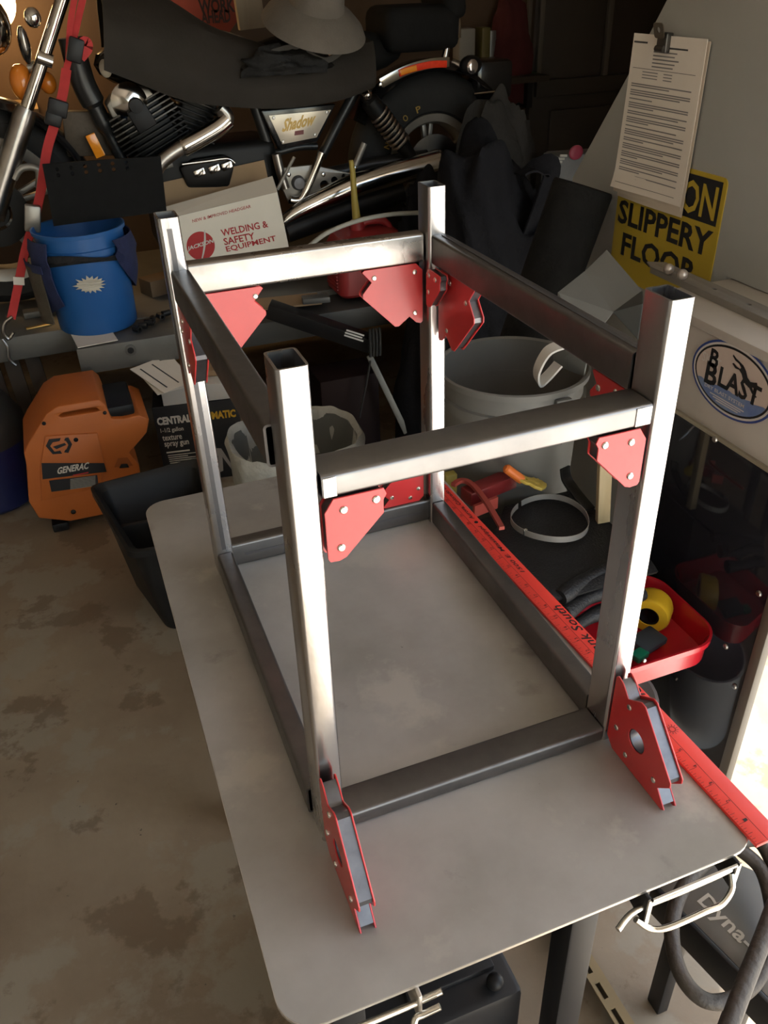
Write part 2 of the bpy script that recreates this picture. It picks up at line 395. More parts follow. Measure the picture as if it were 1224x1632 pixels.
# ------------------------------------------------------------------ tube frame being fitted up on the table
X0, X1, Y0, Y1, FH = .0841, .4505, .1746, .7021, .5196
PW, PD = .0254, .0381
offs = {'nl': (.0023, -.0096, .0079, .0046), 'nr': (.0009, .0003, .0024, .0047), 'fl': (-.0044, -.0007, -.0058, -.0014), 'fr': (.0011, .0028, -.0044, -.0007)}
offs['nl'] = (.0023, -.006, .0079, .0046)
base = {'nl': (X0, Y0), 'nr': (X1 - PW, Y0), 'fl': (X0, Y1 - PD), 'fr': (X1 - PW, Y1 - PD)}
fr = thing('tube_frame', 'open box frame of bare steel tubes standing on the grey welding table', 'frame', (.267, .438, ZT))
for k in ('nl', 'nr', 'fl', 'fr'):
    o = offs[k]; bx, by = base[k][0] + PW / 2, base[k][1] + PD / 2
    b = MB(); rtube(b, (bx + o[0], by + o[1], ZT + .0003), (bx + o[2], by + o[3], ZT + FH), (1, 0, 0), (0, 1, 0), PW, PD)
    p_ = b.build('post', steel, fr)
    if k == 'fl':
        b = MB(); y_ = by - PD / 2 - .0003
        b.hexa([(bx + o[0] - .003, y_ + o[1] - .0002, ZT + .045), (bx + o[0] + .003, y_ + o[1] - .0002, ZT + .045), (bx + o[0] + .003, y_ + o[1] + .001, ZT + .045), (bx + o[0] - .003, y_ + o[1] + .001, ZT + .045),
                (bx + o[2] - .004, y_ + o[3] - .0002, ZT + FH - .012), (bx + o[2] + .002, y_ + o[3] - .0002, ZT + FH - .012), (bx + o[2] + .002, y_ + o[3] + .001, ZT + FH - .012), (bx + o[2] - .004, y_ + o[3] + .001, ZT + FH - .012)])
        b.build('mill_scale_stripe', stripe, p_, smooth=0)
def rail(P0, P1, u, v, wd, ht, name, mat=steel):
    b = MB(); rtube(b, P0, P1, u, v, wd, ht); return b.build(name, mat, fr)
ZS = 1.2195 - .0195    # centre height of the upper side rails (38 mm tall)
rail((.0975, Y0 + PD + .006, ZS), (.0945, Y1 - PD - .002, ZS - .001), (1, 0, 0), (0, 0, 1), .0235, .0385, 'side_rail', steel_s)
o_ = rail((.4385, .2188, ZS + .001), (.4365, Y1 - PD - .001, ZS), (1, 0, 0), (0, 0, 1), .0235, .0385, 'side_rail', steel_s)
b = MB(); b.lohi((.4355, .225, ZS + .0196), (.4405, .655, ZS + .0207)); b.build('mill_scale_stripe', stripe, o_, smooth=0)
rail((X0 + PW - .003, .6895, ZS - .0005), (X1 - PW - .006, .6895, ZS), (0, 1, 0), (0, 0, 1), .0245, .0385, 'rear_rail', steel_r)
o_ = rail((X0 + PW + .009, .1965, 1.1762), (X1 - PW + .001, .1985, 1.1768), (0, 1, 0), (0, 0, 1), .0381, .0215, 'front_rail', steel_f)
b = MB(); b.lohi((X0 + PW + .0095, .1765, 1.1672), (X0 + PW + .021, .1776, 1.1852)); b.build('ground_end', bright_end, o_, bevel=.0004, bseg=1)
b = MB(); b.lohi((X1 - PW - .016, .1785, 1.1678), (X1 - PW + .0005, .1796, 1.1858)); b.build('ground_end', bright_end, o_, bevel=.0004, bseg=1)
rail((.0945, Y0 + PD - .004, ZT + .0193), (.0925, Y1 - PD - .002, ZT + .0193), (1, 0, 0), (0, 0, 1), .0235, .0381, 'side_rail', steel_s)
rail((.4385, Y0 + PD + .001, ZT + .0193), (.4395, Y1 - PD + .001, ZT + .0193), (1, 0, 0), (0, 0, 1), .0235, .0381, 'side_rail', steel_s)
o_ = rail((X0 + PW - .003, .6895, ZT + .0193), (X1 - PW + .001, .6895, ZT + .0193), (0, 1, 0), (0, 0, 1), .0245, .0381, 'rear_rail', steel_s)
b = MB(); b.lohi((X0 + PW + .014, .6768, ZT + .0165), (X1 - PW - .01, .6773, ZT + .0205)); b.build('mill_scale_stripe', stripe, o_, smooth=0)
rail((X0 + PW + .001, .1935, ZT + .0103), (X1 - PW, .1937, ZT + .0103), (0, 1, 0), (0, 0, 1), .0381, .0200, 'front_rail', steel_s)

# ------------------------------------------------------------------ red welding magnets
ARROW = [(.010, 0), (.086, 0), (.089, .003), (.076, .018), (.0895, .033), (.0895, .0385), (.043, .086), (.037, .0865), (.0205, .0745), (.0105, .0845), (.003, .087), (0, .084), (0, .010)]
SMALL = [(.008, 0), (.051, 0), (.0535, .006), (.0505, .011), (.0505, .0235), (.016, .059), (.010, .0612), (.002, .0605), (0, .057), (0, .012)]
def magnet(label, corner, u, v, poly, sc=1., hole=False, thick=.0165, rivs=((.030, .012), (.012, .030), (.070, .022), (.024, .068))):
    u, v = V(u).normalized(), V(v).normalized(); n = u.cross(v); c = V(corner)
    g = max(poly, key=lambda p: p[0] + p[1])
    t = thing('welding_magnet', label, 'magnet', tuple(c), 'red welding magnets holding the frame square')
    P = [(p[0] * sc, p[1] * sc) for p in poly]; hl = [circle((.040 * sc, .040 * sc), .0115 * sc)] if hole else []
    for s_ in (-1, 1):
        b = MB(); a0, a1 = s_ * thick / 2, s_ * (thick / 2 - .0017)
        b.prism([P] + hl, c, u, v, n, min(a0, a1), max(a0, a1))
        pl_ = b.build('plate', redpaint, t, bevel=.0004, bseg=1)
        for r in rivs:
            b = MB(); disc_bolt(b, c + u * r[0] * sc + v * r[1] * sc + n * a0, n * s_, .0036, .0018); b.build('rivet', rivet, pl_)
    cx = sum(p[0] for p in P) / len(P); cy = sum(p[1] for p in P) / len(P)
    Q = [(cx + (p[0] - cx) * .93, cy + (p[1] - cy) * .93) for p in P]
    h2 = [circle((.040 * sc, .040 * sc), .0105 * sc)] if hole else []
    b = MB(); b.prism([Q] + h2, c, u, v, n, -thick / 2 + .0018, thick / 2 - .0018); b.build('core', core, t)
    return t
magnet('large red magnet with hole on tabletop against near left post', (.0968, .1665, ZT + .0005), (0, -1, 0), (0, 0, 1), ARROW, 1.2, True)
magnet('large red magnet with hole on tabletop against near right post', (.4385, .1735, ZT + .0005), (0, -1, 0), (0, 0, 1), ARROW, 1.2, True)
SR = ((.016, .012), (.044, .009), (.012, .048))
magnet('small red magnet under front rail beside near left post', (.1185, .1845, 1.1652), (1, 0, 0), (0, 0, -1), SMALL, 1.0, False, rivs=SR)
magnet('small red magnet under front rail beside near right post, catching bright daylight', (.4235, .1865, 1.1655), (-1, 0, 0), (0, 0, -1), SMALL, 1.0, False, rivs=SR)
magnet('red arrow magnet under rear rail against far right post', (.4185, .6865, 1.1805), (-1, 0, 0), (0, 0, -1), ARROW, .98, rivs=((.012, .012), (.072, .012), (.012, .070)))
magnet('red arrow magnet under rear rail beside far left post, glowing orange', (.1075, .6865, 1.1800), (1, 0, 0), (0, 0, -1), ARROW, 1.0, rivs=((.012, .012), (.078, .012), (.012, .070)))
magnet('red arrow magnet seen edge on at front of far left post', (.0920, .6620, 1.1795), (0, -1, 0), (0, 0, -1), ARROW, 1.05)
magnet('red arrow magnet under right upper rail against far right post', (.4415, .6600, 1.1805), (0, -1, 0), (0, 0, -1), ARROW, 1.22, thick=.015)
magnet('small red magnet clinging to face of far right post', (.4220, .6610, 1.1790), (0, -1, 0), (0, 0, -1), SMALL, .86, False, thick=.012, rivs=((.012, .010), (.036, .010), (.010, .036)))
magnet('dark red magnet low down between rear bottom rail and far right post', (.4200, .6895, ZT + .0386), (-1, 0, 0), (0, 0, 1), ARROW, .78)
magnet('red magnet behind near right post below right upper rail', (.4370, .2170, 1.1812), (0, 1, 0), (0, 0, -1), ARROW, .7)

# ------------------------------------------------------------------ red yardstick on the right edge of the table
rulm = M('ruler_red', (.70, .045, .03), .45, 0, (.64, .04, .028), 20)
ink = M('black_ink', (.015, .012, .012), .6)
ra = math.radians(2.06); rdir = V((-math.sin(ra), math.cos(ra), 0)); rout = V((math.cos(ra), math.sin(ra), 0))
ro = V((.4905, -.0035, ZT + .0003)); RW, RL, RT = .0325, .914, .0045
yd = thing('yardstick', 'red wooden yardstick with black lettering along right edge of table', 'ruler', tuple(ro + rout * RW / 2 + rdir * .45))
MB().hexa([ro, ro + rout * RW, ro + rout * RW + rdir * RL, ro + rdir * RL] + [p + V((0, 0, RT)) for p in (ro, ro + rout * RW, ro + rout * RW + rdir * RL, ro + rdir * RL)]).build('stick', rulm, yd, bevel=.0008)
zt = V((0, 0, RT + .0001))
def rl(s): return ro + rdir * s + zt
rows = [(.45 * RW, .45 * RW + .0006, 0, RL)]
b = MB(); b.add([rl(0) + rout * .0145, rl(RL) + rout * .0145, rl(RL) + rout * .0150, rl(0) + rout * .0150], [(3, 2, 1, 0)])
for i in range(36 * 8):
    s_ = .0254 * i / 8 + .001; ln = .011 if i % 8 == 0 else (.007 if i % 4 == 0 else (.005 if i % 2 == 0 else .003))
    b.add([rl(s_) + rout * .0006, rl(s_ + .0004) + rout * .0006, rl(s_ + .0004) + rout * ln, rl(s_) + rout * ln], [(3, 2, 1, 0)])
b.build('inch_marks', ink, yd, smooth=0, recalc=False)
def rtext(s, s0, s1, r0, r1, off=0., shear=0.):
    text(s, yd, ink, rl(s0) + rout * r1, rdir * (s1 - s0), -rout * (r1 - r0), off, shear)
for i in range(1, 31):
    s_ = .0254 * i + .0012; w_ = .0032 if i < 10 else .0062
    rtext(str(i), s_, s_ + w_, .0085, .0132)
rtext('Colorado Bank South', .185, .405, .017, .030, .01, .25)
rtext('1500 E. Mississippi', .49, .625, .0195, .0275, .012, .2)
b = MB()
for s_ in (.637, .79): b.prism([circle((0, 0), .0032)], rl(s_) + rout * .0235, rdir, rout, (0, 0, 1), .0001, .0003)
b.build('bullet_marks', ink, yd)
rtext('Aurora, Colorado 80012', .647, .780, .0195, .0275, .012, .2)
rtext('303', .80, .83, .0195, .0275, .012, .2)
b = MB(); c_ = rl(.158) + rout * .023
for k in range(12):
    a = 2 * math.pi * k / 12; d_ = rdir * math.cos(a) + rout * math.sin(a); e_ = V((0, 0, 1)).cross(d_)
    b.add([c_ + d_ * .0045 - e_ * .0003, c_ + d_ * .0075 - e_ * .0003, c_ + d_ * .0075 + e_ * .0003, c_ + d_ * .0045 + e_ * .0003], [(0, 1, 2, 3)])
b.prism([circle((0, 0), .0040), circle((0, 0), .0034)], c_, rdir, rout, (0, 0, 1), .0001, .0002)
b.build('sun_emblem', ink, yd, smooth=0)

# ------------------------------------------------------------------ blast cabinet at the right
XC = .95
beige = M('cabinet_beige', (.52, .49, .44), .5, 0, (.47, .445, .40), 6, .04, 80)
greyp = M('cabinet_grey', (.38, .385, .36), .5, 0, (.345, .35, .327), 4)
gloss = M('black_panel', (.012, .012, .016), .06, 0, (.016, .016, .02), 5, spec=.55)
CY0, CY1, CZ0, CZB, CZT = .425, .865, .12, .822, .985
cb = thing('blast_cabinet', 'beige and black blasting cabinet with oval decal, standing right of the table', 'cabinet', (1.2, .78, 0))
MB().lohi((XC, CY0, CZB), (1.52, CY1, CZT)).build('body', beige, cb, bevel=.004)
pn = MB().lohi((XC - .004, CY0 + .018, CZ0 - .06), (XC, CY1 - .02, CZB - .004)).build('side_panel', gloss, cb, bevel=.001)
for q in ((1140, 700), (1210, 946), (1157, 1030), (1171, 1094)):
    b = MB(); disc_bolt(b, A(*q, x=XC - .004), (-1, 0, 0), .006, .004); b.build('bolt', dkchrome, pn)
MB().lohi((XC - .006, CY0 - .004, 0), (XC + .012, CY0 + .018, CZT)).build('corner_post', M('cabinet_edge', (.13, .11, .085), .6), cb, bevel=.003)
MB().lohi((XC - .006, CY0 - .006, CZT), (1.53, CY1 + .01, CZT + .018)).build('lid', M('cabinet_lid', (.45, .42, .37), .45, 0, (.40, .37, .33), 7), cb, bevel=.005)
MB().lohi((XC - .005, CY0, CZB - .004), (XC + .001, CY1, CZB + .003)).build('seam', M('cabinet_seam', (.30, .27, .20), .5), cb)
for xx, yy in ((XC + .025, CY1 - .03), (1.47, CY1 - .03)):
    MB().box((xx, yy, CZB / 2), (.04, .04, CZB)).build('leg', beige, cb, bevel=.003)
# upright grey side panel above the lid
XP = 1.13
b = MB(); b.prism([[(CY0 + .1, CZT + .018), (CY0 + .1, 1.72), (.98, 1.72), (1.262, 1.322), (1.44, 1.085), (1.44, .002), (CY1 + .013, .002), (CY1 + .013, CZT + .019)]], (0, 0, 0), (0, 1, 0), (0, 0, 1), (1, 0, 0), XP, XP + .03)
b.build('upper_panel', greyp, cb, bevel=.004)
# perforated angle bar lying on the lid
barm = M('bar_steel', (.30, .28, .25), .5, .4, (.25, .23, .21), 9)
b = MB(); p0 = A(1022, 421, z=1.012); p1 = V((1.015, .50, 1.012)); d_ = (p1 - p0); d_.z = 0; L_ = d_.length; d_.normalize(); n_ = V((-d_.y, d_.x, 0)) * 1
n_ = n_ if n_.x > 0 else -n_
hl = [circle((.10 + .09 * k, .022), .005, 12, .0035) for k in range(5)]
ab = thing('angle_bar', 'grey punched steel angle bar lying on the cabinet lid', 'bar', tuple((p0 + p1) / 2))
b.prism([[(0, .012), (.03, 0), (L_, 0), (L_, .042), (0.02, .042)]] + hl, V((p0.x, p0.y, 1.012)) , d_, n_, (0, 0, 1), 0, .004); b.build('flange', barm, ab, bevel=.0008)
b = MB(); b.prism([[(.03, 0), (L_, 0), (L_, .009), (.03, .009)]], V((p0.x, p0.y, 1.0034)), d_, (0, 0, 1), n_, 0, .004); b.build('web', barm, ab)
for k, q in enumerate(((1066, 427), (1088, 436))):
    c_ = A(*q, z=1.028); b = MB(); b.ball((c_.x, c_.y, 1.026), .010)
    solo(b, 'ball_bearing', M('bearing', (.55, .48, .42), .3, .6), ('small steel ball lying on far end of punched bar', 'small steel ball nearer the near end of punched bar')[k], 'ball', 'steel balls on the bar')
# oval decal on the beige band
dx_ = XC - .0045
c_ = V((dx_, .632, .918)); c_ = (A(1101, 600, x=dx_) + A(1165, 665, x=dx_) + A(1150, 545, x=dx_)) / 3
cen = A(1170, 606, x=dx_); U_ = V((0, -1, 0)); Vv = V((0, 0, 1)); rx, ry = .0985, .063
cen = V((dx_, A(1101, 590, x=dx_).y - rx, (A(1150, 546, x=dx_).z + A(1178, 667, x=dx_).z) / 2))
rx_ = rx
dc = thing('oval_decal', 'oval blue and white decal with leaping cat on the cabinet', 'decal', tuple(cen))
blue_i = M('decal_blue', (.03, .06, .24), .35); white_i = M('decal_white', (.58, .56, .53), .35); blk_i = M('decal_black', (.012, .012, .014), .35)
skin_i = M('decal_cream', (.56, .47, .41), .35); blue2 = M('decal_blue_light', (.06, .12, .36), .35, 0, (.2, .27, .42), 14)
patch(dc, blue_i, cen, U_, Vv, circle((0, 0), rx, 56, ry), 'blue_ring', .0000)
patch(dc, white_i, cen, U_, Vv, circle((0, 0), rx * .955, 56, ry * .94), 'white_ring', .0003)
patch(dc, blk_i, cen, U_, Vv, circle((0, 0), rx * .915, 56, ry * .88), 'black_ring', .0006)
patch(dc, skin_i, cen, U_, Vv, circle((0, 0), rx * .875, 56, ry * .82), 'cream_field', .0009)
eb = [(rx * .875 * math.cos(a), ry * .82 * math.sin(a)) for a in [math.radians(t) for t in range(196, 345, 6)]]
wave = [(rx * (.80 - .1 * k), ry * (-.20 - .012 * ((k * 7) % 5) - .11 * (k / 16))) for k in range(0, 17)]
patch(dc, blue2, cen, U_, Vv, [(rx * .845, ry * -.21)] + wave[0:] + eb, 'blue_field', .0012)
def dtext(s, u0, v0, w_, h_, mat=blk_i, off=.012, sh=0.): text(s, dc, mat, cen + U_ * (rx * u0) + Vv * (ry * v0), U_ * (rx * w_), Vv * (ry * h_), off, sh, depth=.0016)
dtext('B', -.62, -.40, .30, .62, off=.03); dtext('B', -.58, .12, .22, .48, off=.03); dtext('LAST', -.29, -.30, .98, .56, off=.03)
dtext('SKAT', -.76, .14, .46, .26, white_i, .01)
dtext('DRY BLAST SYSTEM', -.58, -.50, .98, .10, white_i, .01)
lines(dc, white_i, cen + U_ * (rx * -.42) + Vv * (ry * -.72), U_ * rx * .84, Vv * ry, [(.0, .03, .2, .85), (.06, .09, .1, .92), (.12, .15, 0, 1)], 'small_print', .0017)
cat = [(-.06, .62), (.02, .56), (.10, .53), (.20, .49), (.28, .40), (.34, .28), (.42, .22), (.50, .25), (.56, .28), (.58, .22), (.55, .14), (.48, .12), (.54, .02), (.62, -.03), (.60, -.06), (.50, -.01), (.42, .08), (.33, .11), (.26, .17), (.20, .29), (.14, .38), (.07, .39), (-.02, .44), (-.05, .41), (.04, .34), (.13, .35), (.16, .42), (.10, .48), (.0, .51), (-.07, .58)]
patch(dc, blk_i, cen, U_ * rx, Vv * ry * 1.15, cat, 'leaping_cat', .0018)

# yellow floor sign and instruction papers on the upper grey panel
px_ = XP - .0015
ysign = M('sign_yellow', (.50, .36, .035), .5, 0, (.46, .33, .03), 7); sblk = M('sign_black', (.014, .014, .016), .5)
tl_, tr_, br_ = A(996, 248, x=px_), A(1157, 284, x=px_), A(1130, 455, x=px_)
sw = A(975, 400, x=px_).y - br_.y; sy1 = br_.y + sw; szt = tr_.z; szb = tr_.z - .262
sg = thing('caution_sign', 'yellow and black slippery floor warning sign on the grey cabinet panel', 'sign', (px_, sy1 - sw / 2, szb))
b = MB(); b.prism([rrect(0, 0, sw, szt - szb, .012, 5)], (px_, sy1, szb), (0, -1, 0), (0, 0, 1), (-1, 0, 0), -.0015, .0008); b.build('board', ysign, sg)
so_ = V((px_ - .0008, sy1, szb)); SU, SV = V((0, -1, 0)), V((0, 0, 1)); sh_ = szt - szb
patch(sg, sblk, so_, SU, SV, [(.010, sh_ - .088), (sw - .010, sh_ - .088), (sw - .010, sh_ - .008), (.010, sh_ - .008)], 'black_band', .0004)
def stext(s, u0, v0, w_, h_, mat=sblk, off=.028): text(s, sg, mat, so_ + SU * u0 + SV * v0, SU * w_, SV * h_, off, depth=.0009)
stext('CAUTION', .018, sh_ - .080, sw - .036, .062, ysign, .02)
stext('SLIPPERY', .010, sh_ - .147, sw - .022, .050)
stext('FLOOR', .036, sh_ - .212, sw - .075, .050)
paper = M('paper', (.76, .70, .62), .8, 0, (.72, .65, .56), 6); paper_e = M('paper_edge', (.52, .42, .31), .85); pink = M('print_grey', (.22, .21, .20), .8); pdk = M('print_dark', (.05, .05, .05), .8)
q0, q1, q2, q3 = [A(*q, x=px_ - .004) for q in ((1013, 56), (1130, 66), (1072, 322), (977, 305))]
pw_ = q0.y - q1.y; ph_ = q0.z - q3.z; po_ = V((px_ - .0045, q0.y, q0.z))
pp = thing('instruction_papers', 'stack of yellowed printed sheets clipped to the grey cabinet panel', 'papers', (px_ - .004, q0.y - pw_ / 2, q3.z))
def curl(k, lift, y_off, bot):
    def f(a, c):
        yy = q0.y + y_off - pw_ * a; zz = q0.z + .002 * k - (ph_ + bot) * c
        return V((px_ - .003 - .0022 * k - lift * c * c - .004 * math.sin(3.1 * a + k) * c - (.006 * max(0, c - .9) / .1 * (1 - a) if k == 2 else 0), yy, zz))
    return f
for k, (lf, yo, bt) in enumerate(((.003, -.004, .004), (.005, .002, -.004), (.007, .0, -.012))):
    MB().sheet(curl(k, lf, yo, bt), 6, 16, .0009).build('sheet', paper if k == 2 else M('paper_aged', (.58, .50, .40), .85), pp, smooth=60)
f2 = curl(2, .007, 0, -.012)
b1, b2 = MB(), MB()
def pline(b, c0, c1, a0, a1, n=4):
    for i in range(n):
        u0, u1 = a0 + (a1 - a0) * i / n, a0 + (a1 - a0) * (i + 1) / n
        b.add([f2(u0, c1) + V((-.0009, 0, 0)), f2(u1, c1) + V((-.0009, 0, 0)), f2(u1, c0) + V((-.0009, 0, 0)), f2(u0, c0) + V((-.0009, 0, 0))], [(0, 1, 2, 3)])
rr = random.Random(4); c_ = .18
pline(b2, .045, .056, .02, .22); pline(b2, .066, .076, .33, .78)
for k in range(5): pline(b1, .095 + .022 * k, .103 + .022 * k, .32, .6 + .2 * rr.random())
pline(b2, .205, .208, .05, .92)
for k in range(3): pline(b1, .222 + .018 * k, .228 + .018 * k, .2, .42); pline(b1, .222 + .018 * k, .228 + .018 * k, .5, .62)
c_ = .30
while c_ < .90:
    nl = rr.choice((1, 2, 3, 2))
    for k in range(nl): pline(b1, c_, c_ + .0075, .06, (.9 if k < nl - 1 else .25 + .65 * rr.random())); c_ += .014
    c_ += .012
pline(b2, .955, .958, .05, .9)
b1.build('printed_lines', pink, pp, smooth=0, recalc=False)['kind'] = 'stuff'; b2.build('printed_headings', pdk, pp, smooth=0, recalc=False)['kind'] = 'stuff'
cc = A(1058, 66, x=px_ - .012)
ck = thing('bulldog_clip', 'dark metal bulldog clip holding the papers', 'clip', tuple(cc))
clipm = M('clip_metal', (.10, .095, .085), .35, .8)
MB().box((cc.x + .002, cc.y, cc.z - .002), (.016, .030, .034)).build('jaw', clipm, ck, bevel=.003)
b = MB(); b.tube([(cc.x - .006, cc.y + .012, cc.z - .012), (cc.x - .006, cc.y - .012, cc.z - .012)], .006, 12); b.build('roll', clipm, ck)
b = MB(); b.prism([rrect(-.015, 0, .015, .026, .006, 4), circle((0, .014), .005, 12)], (cc.x - .010, cc.y, cc.z + .006), (0, -1, 0), (-.3, 0, 1), (-1, 0, -.3), 0, .0015); b.build('lever', M('clip_lever', (.17, .14, .10), .4, .7), ck)

# ------------------------------------------------------------------ low bench under and behind the right side of the table
bench = thing('low_bench', 'low black bench right of the table, under the black mat', 'bench', (.72, .9, 0))
BZ = .425
MB().lohi((.53, .60, BZ - .03), (.94, 1.19, BZ)).build('deck', M('bench_black', (.02, .02, .02), .6), bench, bevel=.003)
for xx in (.56, .905):
    for yy in (.86, 1.16): MB().box((xx, yy, BZ / 2 - .015), (.035, .035, BZ - .03)).build('leg', blackm, bench, bevel=.003)
# black mat with thick folded edges
mat_m = M('leather_mat', (.008, .008, .009), .5, 0, (.012, .012, .013), 22, .3, 240, spec=.3)
MZ = .60
solo(MB().lohi((.55, .735, BZ + .0005), (.842, .885, MZ - .016)), 'black_case', M('case_black', (.016, .016, .017), .55), 'low black case under the leather mat', 'case', bevel=.006)
def matf(a, c):
    x = .60 + .245 * a + .03 * (1 - a) * (1 - c); y = .600 + .287 * c
    if a < .35: y -= .10 * max(0, c - .72) / .28 * (1 - a / .35)
    z = MZ - .008 + .003 * noise.noise(V((x * 11, y * 11, 0)))
    if c < .12: z -= .010 * ((.12 - c) / .12) ** 2
    return V((x, y, z))
mt = MB().sheet(matf, 26, 40, .008).build('work_mat', mat_m)
tag(mt, 'black leather mat with folded near edge lying over the black case', 'mat')
for k, (q0, q1, r) in enumerate((((893, 952), (1015, 880), .016), ((900, 978), (1018, 912), .016), ((908, 1004), (1022, 945), .015))):
    p0, p1 = A(*q0, z=MZ - .016 - .026 * k), A(*q1, z=MZ - .014 - .026 * k)
    b = MB(); pa = cr([p0, p0.lerp(p1, .3) + V((0, .003, .003)), p0.lerp(p1, .65) + V((0, -.002, .001)), p1], 6)
    b.tube(pa, [r * (.9 + .12 * math.sin(i * .7 + k)) for i in range(len(pa))], 14); b.build('fold', mat_m, mt)
# steel strap ring on the mat
rc = (A(815, 832, z=MZ + .01) + A(936, 826, z=MZ + .01)) / 2; rad = (A(815, 832, z=MZ + .01) - A(936, 826, z=MZ + .01)).length / 2
rg = thing('strap_ring', 'thin grey steel band bent into a ring on the black mat', 'ring', (rc.x, rc.y, MZ))
b = MB(); pts = []
for k in range(46):
    a = math.radians(115 + 352 * k / 45); pts.append((rc.x + rad * math.cos(a), rc.y + rad * 1.02 * math.sin(a), MZ + .014 + .004 * math.sin(2 * a)))
b.strap(pts, (0, 0, 1), .0125, .0012); b.build('band', M('band_steel', (.55, .52, .48), .4, .7), rg)
a = math.radians(200); b = MB(); b.box((rc.x + (rad - .003) * math.cos(a), rc.y + (rad - .003) * math.sin(a), MZ + .016), (.008, .006, .012)); b.build('buckle', zinc, rg, bevel=.001)
# yellow card tool with orange grip
p0, p1, p2 = A(805, 745, z=MZ + .085), A(828, 762, z=MZ + .058), A(868, 775, z=MZ + .034)
yl = M('yellow_plastic', (.55, .40, .08), .5, 0, (.5, .36, .06), 10); orng = M('orange_plastic', (.70, .17, .03), .45)
gl = thing('gripped_tool', 'yellow tool with orange round grip and jagged edge lying on the mat', 'tool', tuple((p1 + p2) / 2))
b = MB(); d_ = (p1 - p0).normalized(); b.tube([p0, p0 + d_ * .004, p1 - d_ * .002, p1 + d_ * .006], [.006, .0095, .0098, .0092], 14); b.build('grip', orng, gl)
u_ = (p2 - p1).normalized(); w_ = V((0, 0, 1)).cross(u_).normalized(); n_ = u_.cross(w_)
prof = [(-.002, -.009), (.010, -.016), (.020, -.013), (.030, -.020), (.046, -.020), (.060, -.004), (.064, .010), (.058, .013), (.055, .019), (.050, .016), (.047, .021), (.042, .017), (.037, .020), (.030, .014), (.020, .012), (.010, .016), (-.002, .010)]
b = MB(); b.prism([prof, circle((.014, .0), .003, 10, .0045), circle((.038, -.006), .006, 12, .003)], p1, u_, w_, n_, -.003, .003); b.build('body', yl, gl, bevel=.001)
# pry bar and wooden stake
b = MB(); p0, p1 = A(940, 812, z=MZ + .01), A(903, 768, z=MZ + .03)
b.strap(cr([p0, p0.lerp(p1, .5), p0.lerp(p1, .92) + V((0, 0, .004)), p1 + V((0, .005, .012)), p1 + V((-.002, .008, .03))], 5), (1, .2, 0), .024, .006)
solo(b, 'pry_bar', M('bar_black', (.025, .025, .024), .3, .5), 'flat black pry bar with upturned end beside the wooden stake', 'pry bar', bevel=.001)
sp = A(962, 832, z=MZ); SB = MZ - .002; b = MB(); q = [(sp.x - .013, sp.y, SB), (sp.x + .013, sp.y - .003, SB), (sp.x + .017, sp.y + .013, SB), (sp.x - .009, sp.y + .016, SB)]
b.hexa([V(p) for p in q] + [V(p) + V((-.012, .012, .22)) for p in q])
solo(b, 'wooden_stake', M('pine', (.50, .40, .24), .6, 0, (.40, .31, .17), 10, stretch=(3, 3, .4)), 'pale square wooden stake standing behind the near right post', 'stake', bevel=.0015)
# red tray with yellow tape, green and dark tools
tray_m = M('tray_red', (.50, .012, .022), .25, 0, coat=.5)
TX0, TX1, TY0, TY1, TH = .66, .928, .492, .715, .058
def tray_ring(inset, z, r): return [V((a, c, z)) for a, c in rrect(TX0 + inset, TY0 + inset, TX1 - inset, TY1 - inset, r, 8)]
ty = thing('red_tray', 'glossy red steel tray with rounded corners at the bench edge', 'tray', ((TX0 + TX1) / 2, (TY0 + TY1) / 2, BZ))
b = MB(); b.loft([tray_ring(.012, BZ + .001, .05), tray_ring(.004, BZ + .006, .055), tray_ring(.002, BZ + TH * .75, .058), tray_ring(-.003, BZ + TH * .8, .06), tray_ring(-.003, BZ + TH, .06), tray_ring(.001, BZ + TH, .058), tray_ring(.006, BZ + TH * .7, .055), tray_ring(.008, BZ + .006, .052), tray_ring(.02, BZ + .004, .04)])
b.build('pan', tray_m, ty)
b = MB(); disc_bolt(b, A(1027, 1053, y=TY0 - .001), (0, -1, 0), .004, .002); b.build('rivet', dkchrome, ty)
tc_ = A(1040, 967, z=BZ + .045)
tp = thing('tape_roll', 'yellow tape roll standing in the red tray', 'tape', (tc_.x, tc_.y, BZ))
tape = M('tape_yellow', (.78, .48, .03), .3, 0, (.72, .42, .02), 25)
ax = V((.75, .66, 0)).normalized()
b = MB(); b.lathe([(.020, -.024), (.036, -.024), (.039, -.018), (.0375, -.010), (.039, -.004), (.0375, .006), (.039, .012), (.036, .022), (.020, .022)], tc_ - V((.004, .002, .004)), ax, 30, closed=True); b.build('roll', tape, tp)
b = MB(); b.lathe([(.0165, -.022), (.0198, -.022), (.0198, .021), (.0165, .021)], tc_ - V((.004, .002, .004)), ax, 24, closed=True); b.build('cardboard_core', blackp, tp)
p0 = A(1022, 1018, z=BZ + .03)
b = MB(); b.box(p0 + V((.012, -.004, -.006)), (.07, .045, .016), (1, .35, -.12), (-.3, 1, .1)); solo(b, 'dark_pouch', M('slate_cloth', (.03, .04, .05), .6), 'dark slate coloured pouch in the red tray below the tape', 'pouch', bevel=.005)
p0 = A(1022, 1032, z=BZ + .03)
b = MB(); b.box(p0 + V((-.012, -.012, -.004)), (.03, .022, .014), (1, .3, 0), (-.3, 1, 0)); solo(b, 'green_clip', M('green_plastic', (.0, .16, .09), .35), 'small green plastic clip in the red tray', 'clip', bevel=.003)
